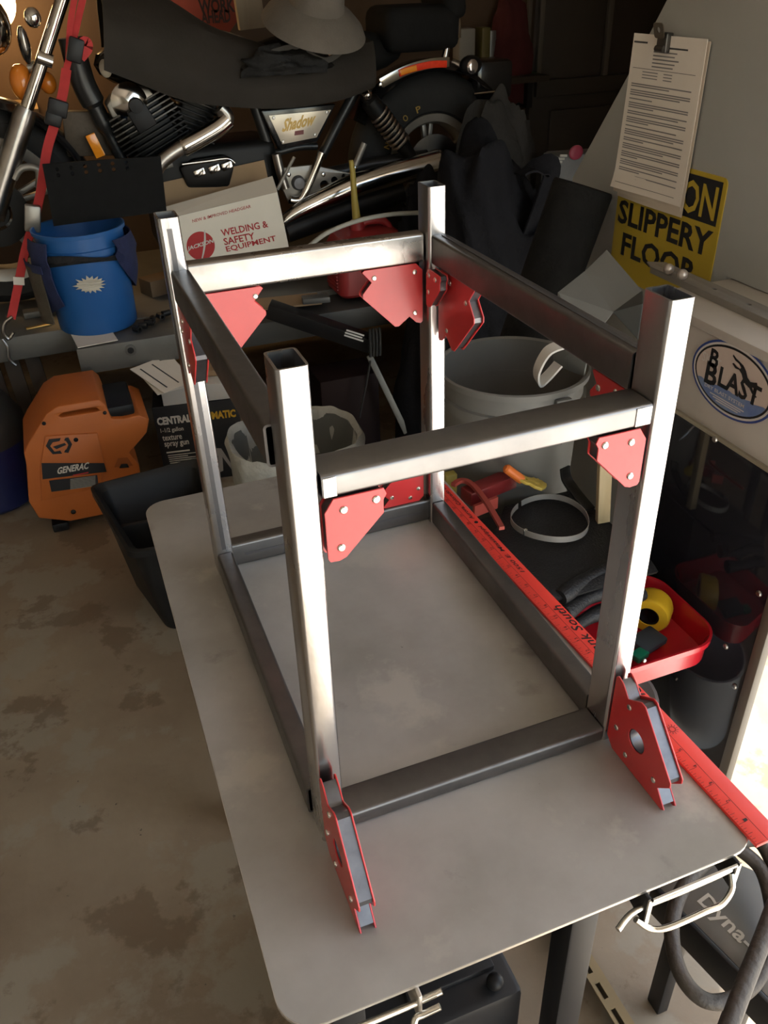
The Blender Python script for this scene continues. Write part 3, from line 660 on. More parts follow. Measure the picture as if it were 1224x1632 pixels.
# red bent bar and red channel beyond the ruler
rdk = M('dark_red_steel', (.20, .02, .02), .35, .2); rdl = M('worn_red_steel', (.36, .06, .045), .4, .2)
fj = thing('red_bracket', 'dark red steel bracket with bent handle lying beyond the yardstick', 'bracket', (.72, 1.05, BZ))
zz = MZ + .035
b = MB(); b.strap(cr(px([(800, 842), (775, 800), (752, 772), (735, 766), (722, 773)], z=zz + .025), 5), (0, 0, 1), .007, .010); b.build('handle', rdl, fj)
p0, p1 = A(742, 792, z=zz), A(815, 762, z=zz); b = MB(); b.box((p0 + p1) / 2, ((p1 - p0).length, .035, .030), p1 - p0, V((0, 0, 1)).cross(p1 - p0)); b.build('channel', rdk, fj, bevel=.003)
p0, p1 = A(755, 815, z=zz), A(792, 800, z=zz); b = MB(); b.box((p0 + p1) / 2, ((p1 - p0).length, .006, .026), p1 - p0, V((0, 0, 1)).cross(p1 - p0)); b.build('cross_plate', rdl, fj)
b = MB(); p0 = A(717, 757, z=MZ + .035); b.box((p0.x, p0.y, MZ + .012), (.026, .020, .056)); solo(b, 'yellow_block', M('dull_yellow', (.30, .24, .05), .6), 'dull yellow block behind the far right post foot', 'block', bevel=.003)
# white bucket on the floor under the bench (seen mirrored in the black panel)
wbk = M('white_plastic', (.55, .55, .55), .5)
b = MB(); b.lathe([(.0, .002), (.105, .0), (.122, .24), (.126, .25), (.126, .262), (.120, .262), (.116, .24), (.10, .008), (0, .008)], (.78, .64, 0), (0, 0, 1), 36)
wb = solo(b, 'plastic_tub', wbk, 'white plastic tub on the floor under the low bench', 'tub')
b = MB(); b.tube([(.78 + .128 * math.cos(a), .64 + .128 * math.sin(a), .215 - .05 * math.sin(a * 1)) for a in [math.pi * k / 16 for k in range(17)]], .003, 8); b.build('bail', dkchrome, wb)

# ------------------------------------------------------------------ grey five gallon bucket on the bench end
bc = V((.775, 1.045, 0)); 
gbk = M('bucket_grey', (.15, .147, .133), .5, 0, (.13, .126, .115), 4, .05, 40)
gb = thing('grey_bucket', 'grey plastic bucket with wire handle behind the tube frame', 'bucket', (bc.x, bc.y, BZ))
R0, HB = .150, .402
b = MB(); b.lathe([(0, .0), (.125, 0), (.130, .006), (.142, HB - .075), (.152, HB - .073), (.153, HB - .052), (.146, HB - .050), (.146, HB - .016), (.156, HB - .014), (.157, HB - .002), (.152, HB), (.1465, HB - .004), (.143, HB - .06), (.127, .012), (0, .010)], (bc.x, bc.y, BZ + .001), (0, 0, 1), 56)
b.build('shell', gbk, gb)
b = MB(); b.box((bc.x + .03, bc.y - .151, BZ + HB - .032), (.034, .012, .026)); b.build('handle_lug', gbk, gb, bevel=.003)
b = MB(); pts = [(bc.x + .152 * math.cos(a), bc.y + .158 * math.sin(a), BZ + HB - .035 - .16 * abs(math.sin((a + math.pi * .6)))) for a in [math.radians(-78 - 150 * k / 20) for k in range(21)]]
b.tube(pts, .0026, 8); b.build('bail_wire', zinc, gb)
# bent grey sheet standing in the bucket, leaning to the cabinet
sheetg = M('grey_sheet', (.16, .162, .15), .5, 0, (.14, .143, .133), 6)
a1, a2, a3, a4 = A(967, 398, y=1.04), A(1023, 463, y=.90), A(977, 497, y=.90), A(932, 432, y=1.02)
a5, a6 = A(889, 466, y=1.00), A(940, 545, y=.91); a7, a8 = A(1016, 540, y=.84), A(1024, 484, y=.85)
bs = thing('bent_sheet', 'bent grey sheet metal hood leaning over the grey bucket', 'sheet metal', tuple((a3 + a6) / 2))
def quad(b, p, q, r, s, th=.003):
    n = (q - p).cross(s - p).normalized() * th; b.hexa([p, q, r, s, p + n, q + n, r + n, s + n]); return b
quad(MB(), a1, a2, a3, a4).build('upper_flap', sheetg, bs)
quad(MB(), a4, a3, a6, a5).build('lower_flap', sheetg, bs)
quad(MB(), a2, a8, a7, a3).build('side_flap', M('grey_sheet_shaded', (.055, .06, .058), .5), bs)  # darker copy of the same sheet, shade on this face put into the colour
a9, a10 = A(880, 580, y=1.02), A(930, 600, y=.94)
quad(MB(), a5, a6, a10, a9).build('lower_leaf', sheetg, bs)
rag = M('white_rag', (.62, .60, .55), .85)
b = MB(); b.strap(cr(px([(900, 548), (873, 560), (856, 590), (858, 610), (872, 600), (890, 580)], y=.945), 6), (.2, 1, .1), .030, .004)
solo(b, 'white_rag', rag, 'crumpled white rag hanging over the rim of the grey bucket', 'rag')
# rolled black mat standing behind the bucket
p0, p1 = A(930, 296, y=1.27), A(868, 470, y=1.27); d_ = (p1 - p0).normalized(); p2 = p0 + d_ * ((p0.z - .02) / -d_.z)
b = MB(); b.lathe([(.030, .002), (.064, 0), (.067, .006), (.068, (p2 - p0).length), (.030, (p2 - p0).length), (.024, .03)], p0, p2 - p0, 36, closed=True)
solo(b, 'rolled_mat', M('roll_black', (.008, .008, .008), .85, 0, (.012, .012, .0115), 30, .2, 120, spec=.15), 'thick rolled black mat leaning behind the grey bucket', 'rolled mat')

# ------------------------------------------------------------------ motorcycle lift (low grey steel deck)
LZ = .50
lg = M('lift_grey', (.15, .145, .13), .5, .3, (.11, .105, .095), 5, .05, 60)
lift = thing('motorcycle_lift', 'dark grey steel motorcycle lift deck behind the table', 'lift', (.6, 3.0, 0))
MB().lohi((-1.3, 2.63, LZ - .085), (2.3, 3.5, LZ)).build('deck', lg, lift, bevel=.006)
sb = MB().lohi((-.072, 2.425, LZ - .095), (.46, 2.628, LZ - .004)).build('side_box', lg, lift, bevel=.004)
c_ = A(208, 558, y=2.425); b = MB(); b.lathe([(.011, 0), (.019, 0), (.019, .004), (.011, .005)], c_, (0, -1, 0), 20, closed=True); b.build('ring_eye', M('lift_ring', (.10, .095, .085), .5, .3), sb)
b = MB(); b.box(c_ + V((0, -.002, 0)), (.006, .002, .022)); b.box(c_ + V((0, -.001, 0)), (.02, .001, .02)); b.build('slot', blackp, sb)
MB().lohi((.44, 2.44, LZ - .10), (1.55, 2.628, LZ - .02)).build('wing_deck', M('lift_dark', (.06, .06, .057), .5, .3), lift, bevel=.004)
for xx in (-.9, 1.9):
    for yy in (2.72, 3.4): MB().lohi((xx - .04, yy - .03, 0), (xx + .04, yy + .03, LZ - .085)).build('leg', blackm, lift, bevel=.004)
c_ = A(25, 560, y=2.625); b = MB(); b.tube(cr([c_ + V((-.03, -.004, .05)), c_ + V((-.02, -.01, .02)), c_ + V((-.025, -.012, -.02)), c_ + V((-.01, -.012, -.045))], 5), .005, 8)
b.build('strap_hook', dkchrome, lift)
# things on the lift: bucket, paper, brass strip, sockets
bb = V((A(140, 540, z=LZ).x + .050, 2.505 + .135, LZ))
blu = M('bucket_blue', (.02, .12, .36), .42, 0, (.017, .10, .31), 5)
bk = thing('blue_bucket', 'blue plastic bucket with dark tool pockets on the motorcycle lift', 'bucket', tuple(bb))
HBk = .335
b = MB(); b.lathe([(0, 0), (.126, 0), (.131, .006), (.139, HBk - .075), (.147, HBk - .073), (.147, HBk - .055), (.141, HBk - .053), (.141, HBk - .014), (.149, HBk - .012), (.150, HBk), (.144, HBk), (.138, HBk - .03), (.127, .012), (0, .012)], bb, (0, 0, 1), 48); b.build('shell', blu, bk)
def onb(ang, z, r=.0): 
    rr_ = .131 + (.139 - .131) * (z / (HBk - .075)) + r
    if z > HBk - .08: rr_ = .149 + r
    return V((bb.x + rr_ * math.cos(ang), bb.y + rr_ * math.sin(ang), bb.z + z))
def lab(poly, a0, z0, name, mat, off=.0012):
    b = MB(); pts = [onb(a0 + p[0] / .135, z0 + p[1], off) for p in poly]
    tri = geometry.tessellate_polygon([[V((p[0], p[1], 0)) for p in poly]])
    b.add(pts, [list(t) for t in tri]); return b.build(name, mat, bk, smooth=0)
rr = random.Random(11)
lp = []
for k in range(34):
    a = 2 * math.pi * k / 34; r_ = (1 if k % 2 else .70) * (.86 + .3 * rr.random())
    lp.append((.046 * r_ * math.cos(a), .030 * r_ * math.sin(a)))
lab(lp, math.radians(-92), .178, 'torn_label', M('torn_paper', (.50, .46, .37), .85, 0, (.56, .53, .45), 40), .0095)
cloth_b = M('navy_cloth', (.022, .032, .10), .9, 0, (.016, .022, .07), 30, .3, 200); cloth_k = M('black_cloth', (.010, .010, .012), .95, 0, (.016, .016, .018), 20, .3, 150)
def band(a0, a1, zlo, zhi, off, name, mat, par=bk, n=14):
    f = lambda u, v_: onb(a0 + (a1 - a0) * u, zlo(u) + (zhi(u) - zlo(u)) * v_, off(u, v_) if callable(off) else off)
    return MB().sheet(f, n, 8, .004).build(name, mat, par)
D = math.radians
band(D(-150), D(-42), lambda u: HBk - .105 + .02 * math.sin(u * 3), lambda u: HBk - .068 + .012 * math.sin(u * 5), .010, 'black_opening', cloth_k)
band(D(-55), D(40), lambda u: .10 + .16 * (1 - u) ** 3, lambda u: HBk - .03, lambda u, v_: .012 + .018 * math.sin(3.14 * v_), 'right_pocket', cloth_b)
band(D(-175), D(-132), lambda u: .06 + .05 * u, lambda u: HBk - .02, lambda u, v_: .012 + .022 * math.sin(3.14 * v_), 'left_pocket', cloth_b)
f = lambda u, v_: onb(D(-178) + D(32) * u, .05 + .19 * v_, .040 + .012 * math.sin(3.14 * u))
MB().sheet(f, 8, 8, .006).build('brown_pouch', M('brown_cloth', (.085, .068, .045), .95, 0, (.06, .048, .032), 16, .3, 120), bk)
band(D(-182), D(-138), lambda u: .225, lambda u: .25, .050, 'pouch_trim', cloth_b)
b = MB(); b.box(V((bb.x - .03, bb.y - .13, LZ + .0015)), (.13, .16, .002), (1, .1, 0), (-.1, 1, 0)); solo(b, 'paper_sheet', paper, 'white paper sheet caught under the blue bucket', 'paper')
p0 = A(62, 520, z=LZ + .003); b = MB(); b.box(p0, (.085, .016, .005), (1, .12, 0), (-.12, 1, 0)); solo(b, 'brass_strip', M('brass', (.55, .36, .12), .35, .8), 'small brass strip lying on the lift left of the blue bucket', 'strip', bevel=.001)
p0 = A(70, 496, z=LZ + .012); b = MB(); b.box(p0, (.14, .05, .022), (1, .05, 0), (-.05, 1, 0)); solo(b, 'grey_bar', lg, 'short grey bar on the lift behind the brass strip', 'bar', bevel=.003)
rr = random.Random(5)
for k in range(6):
    p0 = A(216 + 9 * k + rr.random() * 4, 524 - 5 * k, z=LZ + .012); b = MB()
    a = rr.random() * 3; b.lathe([(.006, -.014), (.011, -.014), (.011, .014), (.006, .014)], p0, (math.cos(a), math.sin(a), 0), 12, closed=True)
    tag(b.build('socket', blackm), ('lowest black socket right of the blue bucket', 'second lowest black socket right of the blue bucket', 'third lowest black socket right of the blue bucket', 'fourth lowest black socket right of the blue bucket', 'second highest black socket right of the blue bucket', 'highest black socket right of the blue bucket')[k], 'socket', 'black sockets beside the blue bucket')
p0 = A(255, 448, z=LZ + .04); b = MB(); b.box((p0.x, p0.y, LZ + .03), (.13, .09, .06), (1, .4, 0), (-.4, 1, 0)); solo(b, 'small_carton', M('carton_brown', (.17, .11, .06), .85), 'small brown carton behind the far left post', 'carton', bevel=.003)
# boards stacked below the lift at far left
bdm = M('board_brown', (.050, .036, .024), .8, 0, (.036, .026, .018), 7)
for k in range(3):
    p0 = A(2 + 34 * k, 600, y=2.68); b = MB(); x_ = p0.x - .02
    b.hexa([(x_, 2.57, 0), (x_ + .05, 2.57, 0), (x_ + .05, 2.59, 0), (x_, 2.59, 0), (x_ - .03, 2.70, .405), (x_ + .02, 2.70, .405), (x_ + .02, 2.72, .405), (x_ - .03, 2.72, .405)])
    tag(b.build('board', bdm, bevel=.002), ('leftmost dark brown board leaning under the lift', 'middle dark brown board leaning under the lift', 'rightmost dark brown board leaning under the lift')[k], 'board', 'brown boards under the lift')
# headgear carton
tcard = M('carton_white', (.78, .73, .62), .75, 0, (.74, .69, .58), 7); kraft = M('kraft', (.34, .23, .13), .85, 0, (.30, .20, .11), 6)
red_i = M('print_red', (.42, .03, .03), .7); white_c = M('print_white', (.6, .58, .52), .7)
CYP = 2.74
TLf, TRf = A(250, 353, y=CYP), A(442, 306, y=CYP)
fu = (TRf - TLf); fw = fu.length; fu.normalize(); fn = V((0, -1, 0)); fv = V((-fu.z, 0, fu.x)); Z = V((0, 0, 1))
fh = (TLf.z - LZ - .002) / fv.z; W0 = TLf - fv * fh; dep = .09; th = .004
bx = thing('headgear_carton', 'open white welding carton with red print, tilted on the lift', 'carton', tuple(W0))
MBx = lambda c, d: MB().box(c, d, fu, -fn, fv)
front = MBx(W0 + fu * fw / 2 + fv * fh / 2 - fn * th / 2, (fw, th, fh)).build('front_wall', tcard, bx)
MBx(W0 + fu * fw / 2 + fv * fh / 2 - fn * (dep - th / 2), (fw, th, fh)).build('back_wall', kraft, bx)
for e in (th / 2, fw - th / 2): MBx(W0 + fu * e + fv * fh / 2 - fn * dep / 2, (th, dep - 2 * th, fh)).build('side_wall', kraft, bx)
MBx(W0 + fu * fw / 2 + fv * .003 - fn * dep / 2, (fw - .01, dep - .01, .004)).build('floor_panel', kraft, bx)
T0 = W0 + fv * fh
f0, f1 = A(246, 335, y=CYP + .02), A(434, 281, y=CYP + .02)
quad(MB(), T0, T0 + fu * fw, f1, f0, .003).build('front_flap', M('carton_grey', (.42, .37, .30), .8), bx)
Bk = T0 - fn * dep
g0, g1, g2 = A(262, 303, y=CYP + dep), A(434, 280, y=CYP + dep), A(421, 256, y=CYP + dep + .02)
b = MB(); b.hexa([Bk + fu * .02, Bk + fu * (fw - .005), A(421, 255, y=CYP + dep + .03), A(258, 291, y=CYP + dep + .03)] + [p + V((0, .003, 0)) for p in (Bk + fu * .02, Bk + fu * (fw - .005), A(421, 255, y=CYP + dep + .03), A(258, 291, y=CYP + dep + .03))]); b.build('back_flap', kraft, bx)
def btext(s, bl, br, tl, mat=red_i, off=.02, sh=0.):
    o = A(*bl, y=CYP - .0005); return text(s, front, mat, o, A(*br, y=CYP - .0005) - o, A(*tl, y=CYP - .0005) - o, off, sh, depth=.0006)
btext('NEW & IMPROVED HEADGEAR', (307, 355), (400, 331), (306, 350), off=.005)
btext('WELDING &', (354, 377), (428, 362), (351, 366)); btext('SAFETY', (358, 391), (407, 381), (355, 380)); btext('EQUIPMENT', (362, 403), (441, 385), (359, 393))
cC = A(320, 392, y=CYP - .0005); cR = (A(320, 369, y=CYP) - A(320, 392, y=CYP)).length
patch(front, red_i, cC, fu, fv, circle((0, 0), cR, 40), 'round_emblem', .0004)
sw_ = []
for k in range(13):
    t_ = k / 12; sw_.append((cR * (.52 - .28 * t_ - .45 * t_ * t_ + .02), cR * (1.0 - 1.95 * t_)))
wpoly = [(p[0] - .0035 * (1.2 - abs(.5 - i / 12)), p[1]) for i, p in enumerate(sw_)] + [(p[0] + .0035 * (1.2 - abs(.5 - i / 12)), p[1]) for i, p in reversed(list(enumerate(sw_)))]
patch(front, white_c, cC, fu, fv, wpoly, 'swash', .0007)
text('JACKSON', front, white_c, cC - fu * cR - fv * cR * .18, fu * cR * 2.0 + fv * cR * .12, fv * cR * .36, .03, .2, depth=.0010)
btext('made in USA', (312, 424), (342, 417), (311, 420), off=0.)
# red gas can, hose, cable
gcm = M('gas_can_red', (.30, .02, .02), .45, 0, (.25, .018, .018), 7)
g0 = A(606, 480, z=LZ); gx, gy = g0.x + .01, 2.58
gc = thing('gas_can', 'red plastic gas can with upright yellow spout behind the rear rail', 'gas can', (gx, gy, LZ))
def rr3(cx, cy, z, hx, hy, r): return [V((a, c, z)) for a, c in rrect(cx - hx, cy - hy, cx + hx, cy + hy, r, 6)]
b = MB(); b.loft([rr3(gx, gy, LZ + .001, .125, .085, .03), rr3(gx, gy, LZ + .012, .135, .095, .035), rr3(gx, gy, LZ + .17, .135, .095, .035), rr3(gx, gy, LZ + .21, .115, .08, .04), rr3(gx, gy, LZ + .225, .06, .05, .03)]); b.build('tank', gcm, gc)
b = MB()
for k in range(7): b.tube([(gx - .137, gy - .06, LZ + .03 + .012 * k), (gx - .137, gy + .06, LZ + .03 + .012 * k)], .004, 6)
b.build('ribs', gcm, gc)['kind'] = 'stuff'
b = MB(); b.tube(cr([(gx - .02, gy, LZ + .22), (gx + .0, gy, LZ + .245), (gx + .07, gy, LZ + .24), (gx + .10, gy, LZ + .20)], 6), .014, 10); b.build('handle', gcm, gc)
b = MB(); b.lathe([(0, 0), (.026, 0), (.026, .03), (.02, .036), (0, .036)], (gx - .035, gy - .01, LZ + .222), (0, 0, 1), 20); b.build('cap', gcm, gc)
b = MB(); b.tube([(gx - .035, gy - .01, LZ + .25), (gx - .04, gy - .01, LZ + .33), (gx - .042, gy - .01, LZ + .42), (gx - .046, gy - .01, LZ + .46)], [.016, .012, .010, .008], 12); b.build('spout', M('spout_yellow', (.36, .27, .05), .5), gc)
b = MB(); b.tube(cr(px([(440, 430), (478, 404), (520, 372), (570, 352), (620, 342), (668, 339)], y=2.47), 8), .008, 10)
solo(b, 'white_hose', M('hose_white', (.36, .35, .30), .5), 'pale curved hose arching behind the rear rail', 'hose')
# black lift arm with label, rope and grey strut
am = thing('jack_arm', 'black steel jack arm with small white label and hanging grey strut', 'arm', (.72, 2.35, 0))
q0, q1 = A(428, 492, y=2.40), A(592, 548, y=2.25); d_ = (q1 - q0).normalized(); n_ = d_.cross(V((0, 1, .3))).normalized(); o2 = d_.cross(n_)
b = MB(); b.box((q0 + q1) / 2, ((q1 - q0).length, .05, .055), d_, o2); arm = b.build('arm', blackm, am, bevel=.004)
b = MB(); p0 = A(548, 533, y=2.22)
lines(arm, M('label_white', (.5, .5, .48), .6), A(548, 536, y=2.225), (A(580, 546, y=2.205) - A(548, 536, y=2.225)), (A(552, 524, y=2.225) - A(548, 536, y=2.225)), [(.05, .25, 0, .95), (.4, .6, 0, .85), (.75, .95, .02, .9)], 'label_text')
q2, q3 = A(588, 566, y=2.23), A(648, 690, y=2.15); d2 = (q3 - q2).normalized()
b = MB(); b.box((q2 + q3) / 2, ((q3 - q2).length, .022, .008), d2, d2.cross(V((0, 1, 0)))); st = b.build('strut', M('strut_grey', (.14, .135, .12), .5, .4), am, bevel=.002)
b = MB(); b.box(A(611, 606, y=2.21) , (.007, .003, .007)); b.build('pin_hole', blackp, st)
b = MB(); 
for k in range(4): b.tube(cr([q1 + V((-.02 + .012 * k, -.04, -.03)), q1 + V((-.02 + .012 * k, -.045, .04)), q1 + V((-.005 + .012 * k, .0, .05)), q1 + V((.012 * k, .01, -.03))], 5), .005, 6)
b.tube(cr(px([(590, 575), (586, 600), (580, 630), (573, 665)], y=2.2), 4), .004, 6); b.build('rope', M('rope', (.02, .02, .019), .95), am)['kind'] = 'stuff'
dkred = M('maroon_steel', (.012, .005, .0045), .7, 0, (.009, .004, .004), 5, spec=.2)
b = MB(); b.lohi((.70, 2.26, 0), (.92, 2.42, .30)); solo(b, 'maroon_toolbox', dkred, 'dark maroon steel box standing on the floor behind the hanging strut', 'box', bevel=.006)
for k, q in enumerate(((637, 676), (652, 668), (661, 684))):
    p0 = A(*q, z=.03); b = MB(); b.box((p0.x, min(p0.y, 2.1), .012), (.07, .014, .022), (1, .9 - .5 * k, 0), (-.9 + .5 * k, 1, 0))
    solo(b, 'wood_offcut', M('offcut', (.16, .11, .07), .8), ('wood offcut lying lowest left under the grey strut', 'wood offcut lying just under the grey strut', 'wood offcut lying rightmost under the grey strut')[k], 'wood', 'wood offcuts on the dark floor', bevel=.001)
p0 = A(455, 492, z=LZ + .01); b = MB(); b.box((p0.x, 2.56, LZ + .004), (.30, .12, .006), (1, -.15, 0), (.15, 1, 0)); solo(b, 'cardboard_scrap', kraft, 'brown cardboard scrap lying on the lift behind the rear rail', 'cardboard')
p0 = A(505, 480, z=LZ + .012); b = MB(); b.box((p0.x, 2.50, LZ + .017), (.10, .05, .02), (1, -.2, 0), (.2, 1, 0)); solo(b, 'grey_packet', M('packet', (.10, .10, .095), .4), 'small grey packet lying on the cardboard scrap', 'packet', bevel=.003)

# ------------------------------------------------------------------ generator and things on the floor at left
gor = M('generator_orange', (.50, .135, .025), .5, 0, (.44, .115, .02), 4, .06, 50)
gn = thing('generator', 'orange portable generator with black brand panel on the floor at left', 'generator', (-.1, 2.3, 0))
GY = 2.12
def gp(q, y=GY): p = A(*q, y=y); return (p.x, p.z)
body = [(46, 705), (38, 722), (42, 742), (46, 800), (62, 826), (112, 831), (208, 812), (226, 770), (222, 742), (206, 722), (215, 712), (234, 690), (238, 668), (222, 662), (196, 668), (178, 668), (168, 645), (158, 637), (92, 648), (74, 660)]
hole_ = [(93, 663), (97, 666), (150, 657), (160, 655), (153, 650), (140, 652), (100, 659)]
pts = [gp(q) for q in body]; pts = [(x, max(z, .022)) for x, z in pts]
hp = [gp(q) for q in hole_]
b = MB(); b.prism([pts, hp], (0, 0, 0), (1, 0, 0), (0, 0, 1), (0, 1, 0), GY, GY + .25)
gbdy = b.build('shell', gor, gn, bevel=.012, bseg=3, smooth=50)
b = MB(); side = [gp(q, GY - .004) for q in ((72, 695), (155, 690), (166, 738), (160, 776), (66, 798), (64, 745))]
b.prism([side], (0, 0, 0), (1, 0, 0), (0, 0, 1), (0, 1, 0), GY - .007, GY + .006); b.build('side_cover', gor, gbdy, bevel=.003)
def gpatch(poly, mat, name, d=.009): 
    yy = GY - d; return patch(gbdy, mat, (0, yy, 0), (1, 0, 0), (0, 0, 1), [gp(q, yy) for q in poly], name, 0)
gpatch([(66, 738), (166, 738), (170, 752), (68, 764)], sblk, 'brand_panel')
q = lambda a, c, d=.010: A(a, c, y=GY - d)
text('GENERAC', gbdy, M('print_light', (.62, .58, .50), .6), q(91, 756), q(141, 747) - q(91, 756), q(92, 745) - q(91, 756), .03, .1, depth=.0006)
gpatch([(116, 757), (141, 752), (141, 754), (116, 759)], red_i, 'underline', .0105)
gpatch([(78, 766), (155, 757), (157, 774), (82, 784)], sblk, 'spec_label', .0088)
lines(gbdy, M('print_grey2', (.28, .27, .24), .6), q(112, 781, .0092), q(154, 775, .0092) - q(112, 781, .0092), q(112, 763, .0092) - q(112, 781, .0092), [(.05 + .12 * k, .12 + .12 * k, 0, .95) for k in range(8)], 'spec_print')
hexo = [(78, 700), (97, 698), (95, 703), (84, 705), (80, 711), (87, 720), (96, 718), (99, 723), (84, 724), (73, 711)]
gpatch(hexo, sblk, 'arrow_emblem', .0088); gpatch([(104, 698), (109, 697), (115, 708), (109, 722), (102, 721), (104, 717), (106, 716), (109, 709), (105, 703), (102, 702)], sblk, 'arrow_emblem', .0088)
gpatch([(84, 712), (103, 706), (106, 709), (90, 716)], sblk, 'arrow_emblem', .0088)
for qq, r in (((121, 701), .007), ((70, 675), .006), ((167, 658), .006), ((117, 816), .008)):
    b = MB(); disc_bolt(b, A(*qq, y=GY - .003 - (.005 if qq[0] == 121 else 0)), (0, -1, 0), r, .003); b.build('screw', blackp, gbdy)
gpatch([(182, 745), (188, 730), (203, 729), (212, 742)], M('generator_shade', (.30, .08, .015), .6), 'outlet_shade', .002)  # flat darker orange patch paints the shade inside the outlet recess
gpatch([(190, 746), (193, 740), (203, 739), (206, 745)], sblk, 'outlet', .003)
MB().lohi((-.12, GY + .02, .36), (.06, GY + .22, .40)).build('top_cap', blackp, gn, bevel=.01)
for xx in (-.27, -.08): MB().lohi((xx, GY + .02, 0), (xx + .05, GY + .22, .03)).build('foot', blackp, gn, bevel=.004)
b = MB(); c_ = V((-.452, 2.46, 0)); b.lathe([(0, .0), (.13, 0), (.155, .02), (.16, .12), (.155, .235), (0, .235)], c_, (0, 0, 1), 32)
vb = thing('shop_vacuum', 'dark blue drum vacuum with black lid at the left edge', 'vacuum', tuple(c_)); b.build('drum', M('drum_blue', (.012, .018, .085), .4, 0, (.010, .014, .065), 6), vb)
b = MB(); b.lathe([(.165, .235), (.168, .25), (.165, .30), (.12, .38), (.05, .40), (0, .40)], c_, (0, 0, 1), 32); b.build('lid', M('lid_dark', (.022, .022, .020), .5), vb)
patch(vb, M('label_pale', (.25, .26, .32), .6), c_ + V((.02, -.1625, .165)), (1, 0, 0), (0, 0, 1), [(0, 0), (.03, .004), (.034, .03), (.01, .034), (-.004, .02)], 'drum_label', 0)
# black texture gun carton
CX = thing('spray_gun_carton', 'black texture spray gun carton with white and yellow print', 'carton', (.27, 2.35, 0))
ck0, ck1 = A(268, 775, z=0), A(394, 768, z=0); cu_ = (ck1 - ck0); cu_.z = 0; cwd = .285; cu_.normalize(); cn_ = V((cu_.y, -cu_.x, 0))
cu_ = V((.985, -.17, 0)).normalized(); cn_ = V((cu_.y, -cu_.x, 0)); ck0 = A(266, 772, z=0); ch = .30
b = MB(); b.box(ck0 + cu_ * cwd / 2 - cn_ * .11 + Z * ch / 2, (cwd, .22, ch), cu_, -cn_); cbx = b.build('box', M('carton_black', (.012, .012, .013), .55), CX, bevel=.002)
yel_i = M('print_yellow', (.62, .36, .03), .6); wht_i = M('print_white2', (.62, .58, .50), .6)
co = ck0
def ct(s, u0, v0, w_, h_, mat=wht_i, off=.03): text(s, cbx, mat, co + cu_ * (cwd * u0) + Z * (ch * v0) + cn_ * .0006, cu_ * cwd * w_, Z * ch * h_, off, depth=.0006)
ct('CENTRAL', .03, .775, .40, .10, off=.05); ct('PNEUMATIC', .44, .775, .52, .10, yel_i, .05)
ct('1-1/2 gallon', .05, .665, .27, .07, off=.015); ct('texture', .055, .575, .23, .065, off=.015); ct('spray gun', .065, .475, .29, .075, off=.015)
lines(cbx, wht_i, co + cu_ * cwd * .07 + Z * ch * .27 + cn_ * .0006, cu_ * cwd * .45, Z * ch * .16, [(.88, 1., 0, .62), (.66, .72, .02, .95), (.50, .56, .02, .55), (.34, .40, .03, .75), (.18, .24, .03, 1), (.02, .08, .04, .6)], 'small_print', .0006)
lines(cbx, wht_i, co + cu_ * cwd * .1 + Z * ch * .11 + cn_ * .0006, cu_ * cwd * .14, Z * ch * .025, [(0, 1, 0, 1)], 'part_number', .0006)
gunm = M('print_gun', (.30, .27, .25), .6)
patch(cbx, gunm, co + cu_ * cwd * .62 + Z * ch * .06 + cn_ * .0006, cu_ * .1, Z * .1, [(0, .9), (.08, 1.05), (.3, 1.0), (.36, .86), (.62, .2), (.72, .16), (.70, .08), (.56, .10), (.30, .66), (.26, .1), (.14, .06), (.10, .14), (.16, .72)], 'gun_picture', .0006)
cbox = thing('white_box', 'flat white box lying on the black spray gun carton', 'box', tuple(ck0 + cu_ * .2 - cn_ * .1 + Z * ch))
b = MB(); b.box(ck0 + cu_ * .165 - cn_ * .085 + Z * (ch + .032), (.25, .17, .06), cu_ + V((0, .02, 0)), -cn_); b.build('carton', M('carton_clean', (.52, .50, .46), .7), cbox, bevel=.002)
b = MB(); b.box(ck0 + cu_ * .20 - cn_ * .11 + Z * (ch + .075), (.17, .10, .022), cu_, -cn_); solo(b, 'brown_tray', kraft, 'shallow brown cardboard tray on top of the white box', 'tray', bevel=.002)
b = MB(); b.box(ck0 + cu_ * .06 - cn_ * .045 + Z * (ch + .090), (.14, .17, .003), V((.9, .25, 0)), V((-.3, 1, .25)))
ps = solo(b, 'receipt_sheet', paper, 'white printed form lying tilted on the white box', 'paper')
b = MB(); b.box(ck0 + cu_ * .045 - cn_ * .035 + Z * (ch + .097), (.11, .18, .002), V((.9, .5, 0)), V((-.55, 1, .25)))
p2_ = solo(b, 'folded_form', paper, 'white form with two black bars, topmost on the box', 'paper')
b = MB(); c_ = ck0 + cu_ * .045 - cn_ * .035 + Z * (ch + .0985)
for e in (-.028, .02): b.box(c_ + V((.9, .5, 0)).normalized() * e, (.005, .14, .0006), V((.9, .5, 0)), V((-.55, 1, .25)))
b.build('black_bars', pdk, p2_)['kind'] = 'stuff'
b = MB(); b.box(ck0 + cu_ * .08 + cn_ * .06 + Z * .004, (.20, .12, .003), cu_, -cn_); solo(b, 'floor_sheet', paper, 'dirty white card on the floor before the black carton', 'card')
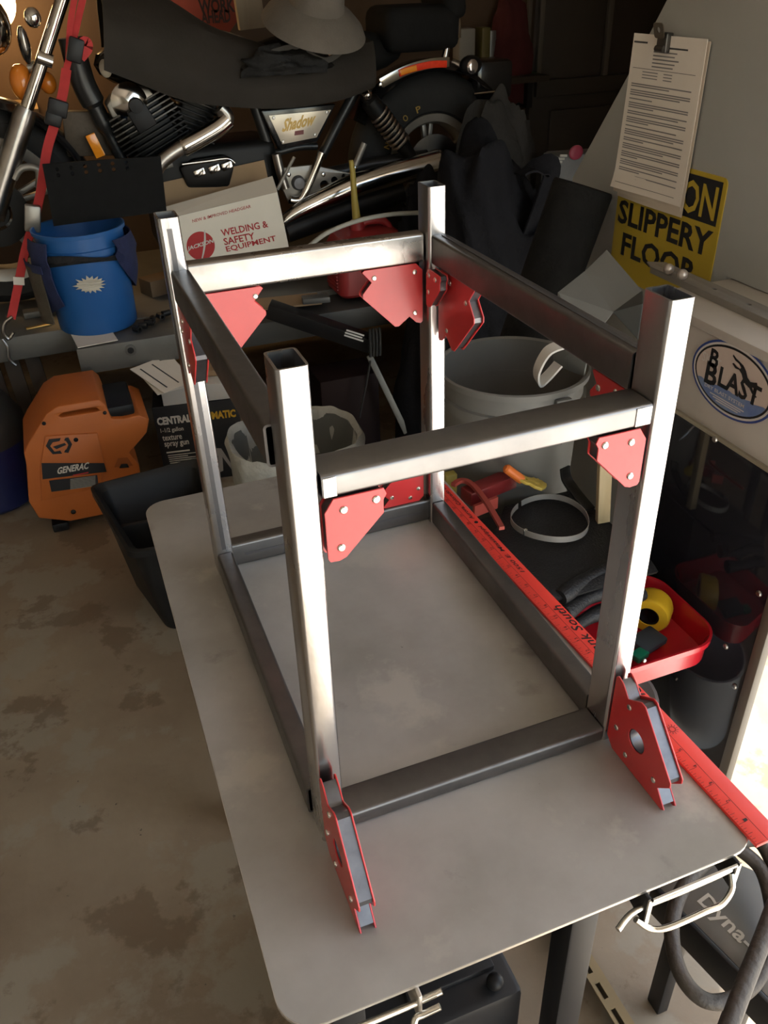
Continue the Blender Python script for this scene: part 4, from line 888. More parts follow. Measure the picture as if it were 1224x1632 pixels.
# trash can with white liner
tcx, tcy, TZ = .435, 1.60, .47
can_m = M('can_grey', (.12, .125, .115), .6); lin_m = M('liner_white', (.45, .45, .41), .6, 0, (.34, .34, .31), 18, .5, 45)
tn = thing('trash_can', 'grey waste bin with crumpled white plastic liner behind the table', 'trash can', (tcx, tcy, 0))
def ov(z, a, c, wob=0., ph=0.): return [V((tcx + a * math.copysign(abs(math.cos(t)) ** .7, math.cos(t)) * (1 + wob * noise.noise(V((math.cos(t) * 3, math.sin(t) * 3, ph)))), tcy + c * math.copysign(abs(math.sin(t)) ** .7, math.sin(t)) * (1 + wob * noise.noise(V((math.cos(t) * 3 + 7, math.sin(t) * 3, ph)))), z + .02 * wob * 8 * noise.noise(V((math.cos(t) * 4, math.sin(t) * 4, ph + 3))))) for t in [2 * math.pi * k / 110 for k in range(110)]]
b = MB(); b.loft([ov(.004, .12, .095), ov(.2, .14, .115), ov(TZ - .01, .170, .140), ov(TZ - .01, .163, .133), ov(.02, .11, .085)]); b.build('bin', can_m, tn)
b = MB(); b.loft([ov(TZ - .13, .171, .142, .05, 1), ov(TZ - .05, .178, .148, .06, 2), ov(TZ - .008, .183, .152, .05, 3), ov(TZ + .006, .176, .146, .04, 4), ov(TZ - .002, .164, .134, .05, 5), ov(TZ - .06, .158, .128, .09, 6), ov(TZ - .13, .150, .12, .12, 7)], caps=False)
b.build('liner', lin_m, tn, smooth=70)
b = MB(); b.loft([ov(TZ - .135, .149, .118), ov(TZ - .13, .12, .09), ov(TZ - .12, .05, .04)]); b.build('waste', M('waste_grey', (.10, .105, .105), .7, 0, (.2, .2, .2), 25, .5, 30), tn)
# black divided tub
tub_m = M('tub_black', (.009, .009, .009), .5, 0, (.015, .015, .015), 8, spec=.3)
bt = thing('black_tub', 'black plastic tub with inner divider on the floor left of table', 'tub', (.1, 1.65, 0))
def tr4(z, k, e=.0): return [V((-.04 - k + e, 1.46 - k + e, z)), V((.22 + k - e, 1.43 - k + e, z)), V((.20 + k - e, 1.86 + k - e, z)), V((-.105 - k + e, 1.82 + k - e, z))]
def rnd(q, r=.03):
    out = []
    for i in range(4):
        p, a, c = q[i], (q[i - 1] - q[i]).normalized(), (q[(i + 1) % 4] - q[i]).normalized()
        for t in range(5):
            s_ = t / 4; out.append(p + a * r * (1 - s_) ** 2 + c * r * s_ ** 2)
    return out
b = MB(); b.loft([rnd(tr4(.002, -.045)), rnd(tr4(.24, -.008)), rnd(tr4(.295, -.006)), rnd(tr4(.297, .012)), rnd(tr4(.315, .012)), rnd(tr4(.318, .004)), rnd(tr4(.30, -.012)), rnd(tr4(.012, -.05))]); b.build('shell', tub_m, bt)
b = MB(); b.hexa([V((-.0, 1.60, .02)), V((.17, 1.58, .02)), V((.17, 1.60, .02)), V((-.0, 1.62, .02)), V((-.055, 1.62, .29)), V((.205, 1.60, .29)), V((.205, 1.615, .29)), V((-.055, 1.635, .29))]); b.build('divider', tub_m, bt, bevel=.003)

# ------------------------------------------------------------------ lower right: heater, hose, slotted strip, welder under the table
hz = thing('garage_heater', 'dark grey round heater with printed side on the floor, right foreground', 'heater', (.70, .1, 0))
hm = M('heater_grey', (.13, .118, .102), .45, .2, (.10, .092, .08), 5)
HN = V((-.35, -.25, .90)).normalized()
h0, h1, h2, h3 = A(1128, 1498, z=.30), A(1190, 1560, z=.28), A(1150, 1440, z=.32), A(1224, 1500, z=.29)
hc = A(1165, 1478, z=.295); hu = (A(1186, 1556, z=.295) - A(1118, 1487, z=.295)).normalized(); hv = HN.cross(hu) if False else Z.cross(hu).normalized()
face = [(-.085, -.030)] + arc((0, .0), .095, math.radians(196), math.radians(-16), 22) + [(.085, -.040)]
face = arc((0, .004), .112, math.radians(203), math.radians(-23), 26)
b = MB(); b.prism([face], hc, hu, hv, Z, -.055, 0); hb = b.build('housing', hm, hz, bevel=.006)
b = MB(); b.prism([[(-.112, -.050), (.112, -.050), (.112, -.042), (-.112, -.042)]], hc, hu, hv, Z, -.06, .004); b.build('base_lip', blackm, hz, bevel=.002)
for e in (-.06, .06):
    p0 = hc + hu * e - hv * .03; b = MB(); b.box((p0.x, p0.y, (hc.z - .055) / 2), (.022, .03, hc.z - .056)); b.build('leg', blackm, hz, bevel=.003)
text('Dyna-Glo', hz, M('print_tan', (.40, .36, .30), .6), hc + hu * -.056 - hv * .018, hu * .150, hv * .034, .02, 0, depth=.0008)
hosem = M('hose_brown', (.050, .038, .028), .6, 0, (.035, .028, .022), 20, .3, 90)
b = MB(); hp_ = cr(px([(1240, 1400), (1205, 1352), (1150, 1372), (1092, 1420), (1068, 1480), (1082, 1545), (1125, 1582), (1180, 1572), (1222, 1530), (1236, 1460), (1215, 1390), (1170, 1360)], z=.345), 9)
hp_ = [p + V((0, 0, .03 * math.sin(i * .07))) for i, p in enumerate(hp_)]
b.tube(hp_, .0108, 12)
solo(b, 'rubber_hose', hosem, 'thick brown black hose looped around the dark heater', 'hose')
b = MB(); b.tube(cr(px([(1236, 1440), (1214, 1500), (1186, 1570), (1160, 1640), (1140, 1700)], z=.375), 6), .012, 12)
solo(b, 'hose_end', hosem, 'thick brown hose strand running straight down at bottom right corner', 'hose')
tan_m = M('strip_tan', (.34, .25, .13), .6, 0, (.28, .20, .10), 8)
s0, s1 = A(886, 1476, z=.05), A(985, 1640, z=.05); d_ = (s1 - s0); L_ = d_.length; d_.normalize(); n_ = V((-d_.y, d_.x, 0)); n_ = n_ if n_.x > 0 else -n_
ws = .030; sl_ = [[(L_ * f0, .006), (L_ * f0 + .028, .006), (L_ * f0 + .028, .015), (L_ * f0, .015)] for f0 in (.12, .36, .60, .84)]
b = MB(); b.prism([[(-.16, 0), (L_ + .1, 0), (L_ + .1, ws), (-.16, ws)]] + [[(c, a) for c, a in q] for q in sl_], (s0.x, s0.y, .047), d_, n_, Z, 0, .003)
sa = thing('slotted_angle', 'tan slotted steel strip on the floor below the near table edge', 'strip', (s0.x, s0.y, 0)); b.build('flange', tan_m, sa)
b = MB(); b.prism([[(-.16, 0), (L_ + .1, 0), (L_ + .1, .047), (-.16, .047)]], (s0.x + n_.x * ws, s0.y + n_.y * ws, 0), d_, Z, n_, -.003, .0); b.build('web', M('strip_shaded', (.10, .075, .045), .6), sa)  # web in darker tan, the shadow on its right side painted in
wl = thing('black_case', 'black steel case standing under the table, seen below near edge', 'case', (.36, .25, 0))
MB().lohi((.11, .14, 0), (.335, .50, .34)).build('body', blackm, wl, bevel=.01)
MB().lohi((.18, .18, .34), (.31, .38, .352)).build('lid_plate', blackp, wl, bevel=.003)
b = MB(); b.ball((.30, .16, .352), .012); b.build('knob', blackp, wl)

# ------------------------------------------------------------------ motorcycle on the lift
YB = 3.0
gblk = M('bike_black', (.010, .010, .011), .22, 0, coat=.5); fblk = M('frame_black', (.016, .016, .016), .35); eng = M('engine_black', (.012, .0115, .011), .45, .3, spec=.3)
alu = M('alloy', (.40, .375, .33), .4, .55, (.31, .29, .26), 10); gold = M('gold_print', (.40, .26, .07), .4, .5)
mc = thing('motorcycle', 'black and chrome motorcycle standing on the lift behind everything', 'motorcycle', (.6, YB, LZ))
rcx, fcx, az = A(680, 257, y=YB).x, A(-10, 330, y=YB).x, .842
tyre = M('tyre_black', (.013, .013, .013), .8, 0, (.02, .02, .02), 40)
def wheel(cx, R, rim, wd, name):
    o = V((cx, YB, az)); ay = V((0, 1, 0))
    b = MB(); prof = [(rim + .006, -wd * .36), (rim + .02, -wd * .46), ((R + rim) / 2 + .01, -wd * .5), (R - .03, -wd * .42), (R - .006, -wd * .2), (R, 0), (R - .006, wd * .2), (R - .03, wd * .42), ((R + rim) / 2 + .01, wd * .5), (rim + .02, wd * .46), (rim + .006, wd * .36)]
    b.lathe(prof, o, ay, 64, closed=True); wh = b.build(name, tyre, mc)
    b = MB(); b.lathe([(rim - .03, -.035), (rim - .018, -wd * .42), (rim + .010, -wd * .46), (rim + .012, -wd * .36), (rim - .008, 0), (rim + .012, wd * .36), (rim + .010, wd * .46), (rim - .018, wd * .42), (rim - .03, .035)], o, ay, 64, closed=True); b.build('rim', alu, wh)
    b = MB()
    for k in range(5):
        for e in (-.11, .11):
            a = 2 * math.pi * k / 5 + .32 + e; d_ = V((math.cos(a), 0, math.sin(a))); t_ = V((-math.sin(a), 0, math.cos(a)))
            b = MB(); b.box(o + d_ * (rim / 2 + .01), (rim - .04, .018, .026), d_, t_); b.build('spoke', alu, wh, bevel=.003)
    b = MB(); b.lathe([(0, -.07), (.05, -.07), (.055, -.05), (.04, 0), (.055, .05), (.05, .07), (0, .07)], o, ay, 28); b.build('hub', alu if name == 'rear_wheel' else eng, wh)
    b = MB(); b.lathe([(.06, -.078), (.115, -.078), (.115, -.073), (.06, -.073)], o, ay, 40, closed=True); b.build('brake_disc', dkchrome if name == 'rear_wheel' else eng, wh)
    return wh
rw = wheel(rcx, .338, .178, .15, 'rear_wheel'); fw_ = wheel(fcx, .335, .235, .11, 'front_wheel')
for k, chh in enumerate('DUNLOP'):
    a = math.radians(188 - 16 * k); rr_ = .208; c_ = V((rcx + rr_ * math.cos(a), YB - .0775, az + rr_ * math.sin(a)))
    tx = V((math.sin(a), 0, -math.cos(a))); up = V((math.cos(a), 0, math.sin(a)))
    text(chh, rw, gold, c_ - tx * .010, tx * .020, up * .024, .02, depth=.001)
# rear fender with strut and red reflector
def farc(r, a0, a1, hw, th, mat, name, par=mc, yc=YB, n=28):
    o = V((rcx, yc, az)); b = MB()
    def f(u, v_): a = math.radians(a0 + (a1 - a0) * u); w2 = (v_ - .5) * 2; rr_ = r - .03 * abs(w2) ** 3; return o + V((rr_ * math.cos(a), hw * w2, rr_ * math.sin(a)))
    return b.sheet(f, n, 10, th).build(name, mat, par)
fen = farc(.372, 20, 150, .095, .006, gblk, 'rear_fender')
o = V((rcx, YB - .105, az)); pts = []
for q in ((606, 133), (628, 121), (655, 109), (686, 101), (716, 99)): pts.append(A(*q, y=YB - .115))
b = MB(); b.strap(cr(pts, 6), (-.2, 0, 1), .036, .010); fs = b.build('fender_strut', chrome, mc, bevel=.003)
pts = [A(*q, y=YB - .122) for q in ((636, 117), (655, 110), (686, 103), (712, 102))]
refl = M('reflector_red', (.95, .06, .015), .22, 0, (.85, .04, .01), 60, coat=.6); refl_a = M('reflector_amber', (1.0, .36, .02), .2, 0, (.95, .30, .02), 60, coat=.6)
b = MB(); b.strap(cr(pts, 6), (-.2, 0, 1), .024, .008); b.build('red_reflector', refl, fs, bevel=.002)
pts = [A(*q, y=YB - .127) for q in ((638, 116), (650, 112), (664, 108))]
b = MB(); b.strap(cr(pts, 6), (-.2, 0, 1), .019, .006); b.build('amber_reflector', refl_a, fs, bevel=.002)
b = MB(); disc_bolt(b, A(607, 135, y=YB - .121), (0, -1, 0), .011, .008); b.build('bolt', chrome, fs)
# twin shock absorbers
def shock(y_):
    p0, p1 = A(581, 150, y=y_), A(655, 250, y=y_); d_ = (p1 - p0).normalized(); L_ = (p1 - p0).length
    b = MB(); b.tube([p0, p0 + d_ * .02, p0 + d_ * .03, p0 + d_ * .09, p0 + d_ * .10, p1 - d_ * .07, p1 - d_ * .06, p1], [.018, .022, .034, .036, .022, .022, .030, .024], 20); sh = b.build('shock_absorber', eng, mc)
    b = MB(); n_t = 8; P = []; u_ = d_.cross(V((0, 1, 0))).normalized(); w_ = d_.cross(u_)
    for k in range(n_t * 14 + 1):
        a = 2 * math.pi * k / 14; P.append(p0 + d_ * (.085 + (L_ - .145) * k / (n_t * 14)) + (u_ * math.cos(a) + w_ * math.sin(a)) * .035)
    b.tube(P, .0065, 8); b.build('spring', dkchrome, sh)
    b = MB(); b.ball(p0 + V((0, -.03, 0)), .019); b.tube([p0 + V((0, -.03, 0)), p0 + V((0, .03, 0))], .012, 12); b.build('top_bolt', chrome, sh)
shock(YB - .155); shock(YB + .155)
b = MB(); b.tube([A(656, 254, y=YB - .12), A(656, 254, y=YB + .12)], .014, 14); b.build('axle', chrome, mc)
for yy in (YB - .11, YB + .11):
    b = MB(); b.tube([A(500, 285, y=yy), A(590, 262, y=yy), A(680, 250, y=yy)], [.03, .025, .028], 12); b.build('swingarm', fblk, mc)
# side cover with name plate, frame tubes
pl0 = [(415, 176), (536, 166), (507, 226), (446, 240)]
b = MB(); b.prism([[(A(*q, y=2.86).x, A(*q, y=2.86).z) for q in pl0]], (0, 0, 0), (1, 0, 0), (0, 0, 1), (0, 1, 0), 2.862, 2.90); sc = b.build('side_cover', gblk, mc, bevel=.006)
pl1 = [(428, 184), (528, 175), (505, 219), (450, 230)]
plate_m = M('name_plate', (.74, .66, .54), .3, .35)
b = MB(); b.prism([[(A(*q, y=2.856).x, A(*q, y=2.856).z) for q in pl1]], (0, 0, 0), (1, 0, 0), (0, 0, 1), (0, 1, 0), 2.856, 2.861); npz = b.build('name_plate', plate_m, sc, bevel=.001)
for q in ((436, 188), (521, 179), (502, 215), (451, 226)):
    b = MB(); disc_bolt(b, A(*q, y=2.856), (0, -1, 0), .006, .003); b.build('screw', dkchrome, npz) if False else b.build('screw', dkchrome, sc)
q = lambda a, c: A(a, c, y=2.8555)
text('Shadow', sc, gold, q(449, 211), q(502, 199) - q(449, 211), q(451, 190) - q(449, 211), .035, .35, depth=.0008)
patch(sc, M('badge_red', (.16, .01, .01), .4), (0, 2.8555, 0), (1, 0, 0), Z, [(q(470, 209).x, q(470, 209).z), (q(484, 207).x, q(484, 207).z), (q(484, 214).x, q(484, 214).z), (q(469, 216).x, q(469, 216).z)], 'red_badge', 0)
for pts, r, mt_, nm in ((((400, 150), (425, 225), (455, 300)), .020, fblk, 'frame_tube'), (((575, 130), (540, 195), (512, 250)), .019, fblk, 'frame_tube'), (((420, 250), (470, 235), (505, 233)), .014, fblk, 'frame_tube')):
    b = MB(); b.tube(cr(px(pts, y=2.90), 5), r, 12); b.build(nm, mt_, mc)
hz_ = [(A(*q, y=2.845).x, A(*q, y=2.845).z) for q in ((452, 268), (498, 263), (556, 276), (573, 279), (574, 286), (526, 306), (490, 325), (462, 326), (446, 292))]
def hol(c, r): p = A(*c, y=2.845); return circle((p.x, p.z), r, 20)
b = MB(); b.prism([hz_, hol((517, 295), .017), hol((533, 287), .0125), hol((548, 281), .009)], (0, 0, 0), (1, 0, 0), (0, 0, 1), (0, 1, 0), 2.845, 2.862); sp_ = b.build('pivot_plate', alu, mc, bevel=.003)
b = MB(); b.lathe([(0, .022), (.020, .020), (.026, .008), (.027, 0), (0, 0)], A(475, 291, y=2.846), (0, -1, 0), 24); b.build('pivot_cap', M('pivot_grey', (.16, .16, .165), .45, .5), sp_)
for c in ((460, 278), (515, 278), (498, 311), (559, 277), (566, 268)):
    b = MB(); disc_bolt(b, A(*c, y=2.845), (0, -1, 0), .009, .008); b.build('bolt', chrome, sp_)
b = MB(); b.tube(cr(px([(513, 243), (500, 275), (482, 314), (472, 320), (462, 318)], y=2.828), 5), .0155, 14); b.build('bracket_tube', chrome, mc)
b = MB(); b.tube(px([(440, 245), (447, 275), (455, 300)], y=2.83), .017, 12); b.build('footrest_tube', dkchrome, mc)
b = MB(); b.tube(px([(442, 302), (469, 250)], y=2.80), .006, 8); b.build('kick_rod', alu, mc)
b = MB(); b.tube(px([(581, 228), (566, 264)], y=2.85), .012, 10); b.build('brake_rod', alu, mc)
# exhaust: header with shield, silencer
b = MB(); b.tube(cr(px([(350, 172), (362, 190), (330, 214), (284, 238), (258, 258), (245, 280), (238, 305)], y=2.80), 8), .024, 16); b.build('header_pipe', dkchrome, mc)
b = MB(); b.tube(cr(px([(364, 189), (348, 203), (318, 221), (290, 236)], y=2.795), 8), [.018] + [.031] * 23 + [.028], 18); b.build('heat_shield', chrome, mc)
b = MB(); b.tube(cr(px([(448, 356), (470, 340), (505, 322), (560, 298), (618, 280), (700, 258)], y=2.79), 8), [.017 + .027 * min(1, k / 24) for k in range(41)], 20); b.build('silencer', chrome, mc)
b = MB(); b.tube(cr(px([(455, 368), (500, 352), (560, 330), (640, 305)], y=2.83), 6), .045, 18); b.build('lower_silencer', eng, mc)
b = MB(); b.box(A(536, 313, y=2.755), (.062, .006, .016), A(560, 305, y=2.755) - A(512, 322, y=2.755), (0, 1, 0)); b.build('heat_guard_step', chrome, mc, bevel=.002)
# engine: two finned cylinders, head covers, crankcase
def cylinder(c0, c1, wd, n_, name, y_=2.93, dp=.17):
    p0, p1 = A(*c0, y=y_), A(*c1, y=y_); d_ = (p1 - p0); L_ = d_.length; d_.normalize(); u_ = d_.cross(V((0, 1, 0))).normalized()
    b = MB(); b.box((p0 + p1) / 2, (wd * .66, dp * .7, L_), u_, (0, 1, 0), d_); cy_ = b.build(name, eng, mc, bevel=.01)
    for k in range(n_):
        t_ = (k + .5) / n_; b = MB(); wk = wd * (.86 + .14 * math.sin(3.1 * t_))
        b.box(p0 + d_ * L_ * t_, (wk, dp, .0055), u_, (0, 1, 0), d_); b.build('fin', M('fin_edge', (.085, .080, .072), .35, .7) if k > n_ // 2 else eng, cy_, bevel=.001)
    return cy_, p0, p1, d_, u_
c1_, p0, p1, d_, u_ = cylinder((262, 246), (210, 160), .24, 12, 'front_cylinder')
c2_, _, _, _, _ = cylinder((300, 215), (322, 132), .18, 10, 'rear_cylinder', 2.95)
hc_ = A(198, 175, y=2.85); b = MB()
b.prism([[(A(*q, y=2.85).x, A(*q, y=2.85).z) for q in ((170, 168), (182, 150), (205, 138), (238, 142), (246, 152), (180, 189))]], (0, 0, 0), (1, 0, 0), Z, (0, 1, 0), 2.848, 2.95); b.build('head_cover', alu, c1_, bevel=.006)
b = MB(); b.lathe([(0, .018), (.030, .014), (.050, .006), (.060, 0), (0, 0)], A(206, 162, y=2.848), (0, -1, 0), 28); b.build('cam_cover', chrome, c1_)
b = MB(); b.lathe([(0, .026), (.022, .024), (.026, 0), (0, 0)], A(216, 168, y=2.836), (0, -1, 0), 20); b.build('plug_cap', blackp, c1_)
b = MB(); b.box(A(226, 188, y=2.832), (.07, .03, .075), u_, (0, 1, 0), d_); b.build('coil_cover', blackp, c1_, bevel=.006)
b = MB(); b.lohi((A(232, 260, y=2.9).x, 2.87, LZ + .14), (A(440, 260, y=2.9).x, 3.14, A(260, 236, y=2.9).z)); ck_ = b.build('crankcase', eng, mc, bevel=.03, bseg=3)
b = MB(); b.prism([[(A(*q, y=2.84).x, A(*q, y=2.84).z) for q in ((286, 268), (310, 254), (358, 247), (376, 256), (366, 300), (300, 300))]], (0, 0, 0), (1, 0, 0), Z, (0, 1, 0), 2.84, 2.875); b.build('engine_cover', eng, ck_, bevel=.01)
b = MB(); b.tube(cr(px([(290, 262), (330, 257), (362, 253), (374, 260)], y=2.832), 6), .006, 10); b.build('chrome_rim', chrome, ck_)
for q in ((318, 275), (342, 269), (362, 264)):
    b = MB(); b.box(A(*q, y=2.834), (.042, .012, .026), (1, 0, .28), (0, 1, 0)); b.build('chrome_louvre', chrome, ck_, bevel=.004)
b = MB(); b.tube(cr(px([(228, 265), (250, 268), (275, 262)], y=2.86), 5), .009, 8); b.build('oil_line', alu, ck_)
b = MB(); b.ball(A(168, 109, y=2.86), (.020, .012, .028)); b.build('horn_cap', M('ivory', (.45, .40, .31), .4), mc)
# front frame downtubes, radiator, reflector
for yy in (2.92, 3.08):
    b = MB(); b.tube(cr(px([(112, 60), (132, 130), (152, 170), (172, 210), (205, 275)], y=yy), 6), [.040] * 12 + [.028] * 6 + [.020] * 7, 14); b.build('down_tube', fblk, mc)
b = MB(); p0, p1 = A(202, 270, y=2.91), A(211, 285, y=2.91); b.tube([p0, p1], .021, 14); b.build('tube_end', chrome, mc)
rdm = M('radiator', (.085, .065, .045), .6, .3, (.06, .045, .03), 90)
r0, r1, r2, r3 = px([(98, 178), (150, 178), (186, 248), (108, 250)], y=2.95)
quad(MB(), r0, r1, r2, r3, .05).build('radiator', rdm, mc, bevel=.004)
d_ = (A(161, 250, y=2.93) - A(143, 214, y=2.93)); b = MB(); b.box(A(152, 232, y=2.925), (d_.length, .034, .012), d_, V((0, 1, 0)).cross(d_)); b.build('amber_reflector', refl_a, mc, bevel=.003)
# fork, clamp, lamp brackets
for yy in (2.90, 3.10):
    b = MB(); b.tube(px([(112, -40), (41, 178)], y=yy), .021, 18); fk = b.build('fork_tube', chrome, mc)
    b = MB(); b.tube(px([(43, 172), (38, 186), (5, 290), (-12, 345)], y=yy), [.030, .036, .037, .040], 18); b.build('fork_slider', dkchrome, fk)
    b = MB(); p0, p1 = A(60, 90, y=yy - .012), A(84, 99, y=yy - .012); b.tube([p0, p1], .021, 16); b.build('clamp', chrome, fk)
b = MB(); b.tube([A(72, 94, y=2.90), A(72, 94, y=3.10)], .026, 14); b.build('lower_yoke', fblk, mc)
b = MB(); b.ball(A(39, 72, y=2.90), (.018, .03, .056)); b.build('mirror_back', gblk, mc)
b = MB(); b.ball(A(38, 66, y=2.875), (.010, .012, .04)); b.build('lamp_bracket', dkchrome, mc)
b = MB(); b.ball(A(52, 28, y=2.90), (.026, .02, .03)); b.build('gauge', chrome, mc)
sig = M('signal_amber', (.75, .22, .02), .2, 0, coat=.6)
b = MB(); b.ball(A(36, 132, y=2.96), (.040, .045, .058)); b.build('front_turn_signal', sig, mc)
b = MB(); b.ball(A(76, 132, y=3.02), (.028, .03, .035)); b.build('front_turn_signal', sig, mc)
b = MB(); b.tube([A(44, 108, y=2.95), A(60, 105, y=2.95)], .018, 12); b.build('signal_stem', alu, mc)
b = MB(); b.ball(A(-20, 40, y=2.95), (.07, .09, .09)); b.build('headlamp_shell', chrome, mc)
b = MB(); b.tube(cr(px([(22, 285), (35, 268), (60, 270), (62, 300)], y=2.88), 6), .012, 10); b.build('fender_brace', alu, mc)
farc2 = V((fcx, YB, az))
b = MB(); b.sheet(lambda u, v_: farc2 + V(((.365 - .03 * abs(2 * v_ - 1) ** 3) * math.cos(math.radians(20 + 120 * u)), .07 * (2 * v_ - 1), (.365 - .03 * abs(2 * v_ - 1) ** 3) * math.sin(math.radians(20 + 120 * u)))), 24, 8, .005).build('front_fender', gblk, mc)
# tank, seat, back rest, tail
t0 = A(285, 70, y=2.95); b = MB(); b.ball((t0.x, YB, t0.z - .05), (.29, .12, .10)); b.build('tank', gblk, mc)
s0 = A(520, 90, y=2.95); b = MB(); b.ball((s0.x, YB, s0.z - .0), (.32, .115, .085)); b.build('seat', rubber, mc)
s1 = A(640, 60, y=2.98); b = MB(); b.box((s1.x + .05, YB, s1.z + .03), (.30, .26, .15)); b.build('rear_seat', rubber, mc, bevel=.04, bseg=3)
b = MB(); b.box((s1.x + .17, YB, s1.z + .16), (.09, .26, .22), (1, 0, .15)); b.build('back_rest', rubber, mc, bevel=.035, bseg=3)
for qa, qb in (((708, 98), (720, 40)), ((728, 60), (732, 20))):
    b = MB(); p0, p1 = A(*qa, y=2.9), A(*qb, y=2.9); b.tube([p0, p0.lerp(p1, .6), p1], [.016, .011, .004], 10); b.build('rest_post', chrome, mc)
b = MB(); b.ball(A(750, 104, y=2.90), (.045, .035, .035)); ts = b.build('rear_turn_signal', blackp, mc)
b = MB(); b.ball(A(753, 106, y=2.868), (.024, .010, .026)); b.build('signal_lens', M('lens_pale', (.75, .68, .64), .12, .9), ts)
b = MB(); b.tube([A(735, 106, y=2.94), A(720, 100, y=2.96)], .016, 12); b.build('signal_stem', dkchrome, mc)
b = MB(); b.box(A(775, 125, y=3.0), (.16, .16, .14)); b.build('tail_box', gblk, mc, bevel=.02)
b = MB(); b.tube(px([(755, 150), (790, 146)], y=2.9), .006, 8); b.build('plate_bracket', chrome, mc)

# ------------------------------------------------------------------ cover, hat and gloves on the motorcycle
cov_m = M('cover_leather', (.022, .018, .014), .7, 0, (.030, .025, .020), 5, .12, 90, spec=.2)
topE = [(163, 5), (235, 22), (300, 42), (390, 75), (470, 88), (540, 76), (595, 66)]
botE = [(166, 112), (218, 132), (280, 156), (340, 168), (450, 173), (540, 160), (597, 138)]
tE = cr(px(topE, y=2.83), 6); bE = cr(px(botE, y=2.775), 6)
def covf(u, v_):
    i = min(int(u * (len(tE) - 1)), len(tE) - 2); f_ = u * (len(tE) - 1) - i
    t_ = tE[i].lerp(tE[i + 1], f_); b_ = bE[i].lerp(bE[i + 1], f_)
    if v_ < .5:
        k = v_ / .5; p = b_.lerp(t_, k); p.y -= .022 * math.sin(3.14 * k) + .008 * noise.noise(V((p.x * 5, k * 3, 0)))
    else:
        k = (v_ - .5) / .5
        back = V((t_.x, 3.19, t_.z - .14)); p = t_.lerp(back, k); p.z += (.06 + .07 * max(0, 1 - abs(u - .25) / .35)) * math.sin(3.14 * min(1, k * 1.05)) + .012 * noise.noise(V((p.x * 6, k * 4, 2)))
    return p
tag(MB().sheet(covf, 40, 28, .005).build('bike_cover', cov_m), 'dark leather cover draped over the motorcycle tank and seat', 'cover')
hat_m = M('hat_suede', (.135, .115, .095), .9, 0, (.11, .095, .078), 14, .3, 160)
hcn = A(505, 8, y=2.80); hax = V((.12, -.42, 1)).normalized()
b = MB(); hp2 = [(0, .10), (.05, .105), (.085, .085), (.095, .02), (.10, .0), (.14, -.018), (.175, -.045), (.19, -.07), (.186, -.070), (.14, -.026), (.10, -.012), (0, -.012)]
b.lathe(hp2, hcn, hax, 48, sx=.95, sy=1.0); solo(b, 'suede_hat', hat_m, 'wide brimmed grey brown suede hat on the motorcycle seat', 'hat')
b = crumple(A(455, 100, y=2.78) - V((0, 0, .02)), (.15, .035, .075), 3, .5); solo(b, 'leather_gloves', M('glove_black', (.006, .0055, .005), .6, 0, (.010, .009, .008), 12, .3, 70, spec=.2), 'crumpled black leather gloves lying below the hat', 'gloves', smooth=70)
b = MB(); b.strap(cr(px([(548, 46), (536, 62), (533, 80), (524, 88)], y=2.77), 5), (1, 0, -.3), .028, .006); solo(b, 'tan_strap', M('strap_tan', (.24, .16, .10), .8), 'short tan leather strap hanging below the hat brim', 'strap')
b = MB(); b.strap(cr(px([(430, 85), (470, 76), (520, 96), (560, 66)], y=2.765), 6), (0, -.3, 1), .02, .004); solo(b, 'cover_cord', M('cord_dark', (.05, .046, .04), .8), 'dark strap running across the leather gloves', 'strap')
# perforated black tray standing between bucket and motorcycle
g_a, g_b, g_c, g_d = px([(62, 262), (258, 262), (250, 352), (70, 362)], y=2.645)
hz1 = g_b.x - g_a.x; hz2 = g_a.z - g_d.z
holes = [circle((.05 + .043 * k, hz2 - .018 - .018 * (r % 2) + .0), .0065, 8) for r in range(2) for k in range(int((hz1 - .08) / .043))]
b = MB(); b.prism([[(.0, 0), (hz1 - .01, .006), (hz1, hz2 - .01), (hz1 * .5, hz2 - .004), (0.01, hz2)]] + [h for h in holes], (g_a.x, 2.645, max(g_d.z, LZ + HBk + .001)), (1, 0, 0), Z, (0, 1, 0), -.004, .004)
solo(b, 'perforated_tray', rubber, 'black perforated tray standing on edge across the blue bucket', 'tray')
# ratchet strap
stm = M('strap_red', (.52, .035, .035), .75, 0, (.44, .03, .03), 40)
rs = thing('ratchet_strap', 'red ratchet strap tying the motorcycle fork to the lift', 'strap', tuple(A(30, 500, y=2.66)))
path = [(136, -20), (118, 60), (106, 110), (100, 150), (88, 195), (75, 240), (66, 300), (55, 350), (40, 400), (28, 460), (18, 508)]
ys = [2.80, 2.80, 2.79, 2.78, 2.77, 2.76, 2.74, 2.71, 2.68, 2.65, 2.62]
P = [A(*q, y=yy) for q, yy in zip(path, ys)]
MB().strap(cr(P[0:3], 6), (1, -.2, .2), .020, .003).build('upper_web', stm, rs)
MB().strap(cr(P[2:8], 6), (1, -.2, .2), .030, .003).build('web', stm, rs)
MB().strap(cr(P[7:], 6), (1, -.2, .2), .028, .003).build('lower_web', stm, rs)
MB().strap(cr([A(*q, y=2.79) for q in ((122, -20), (112, 40), (109, 95))], 5), (1, -.2, .2), .018, .003).build('upper_web', stm, rs)
b = MB(); b.strap(cr([A(*q, y=2.775) for q in ((122, 78), (136, 66), (140, 76), (128, 92))], 5), (.4, 0, 1), .03, .003); b.build('loose_end', stm, rs)
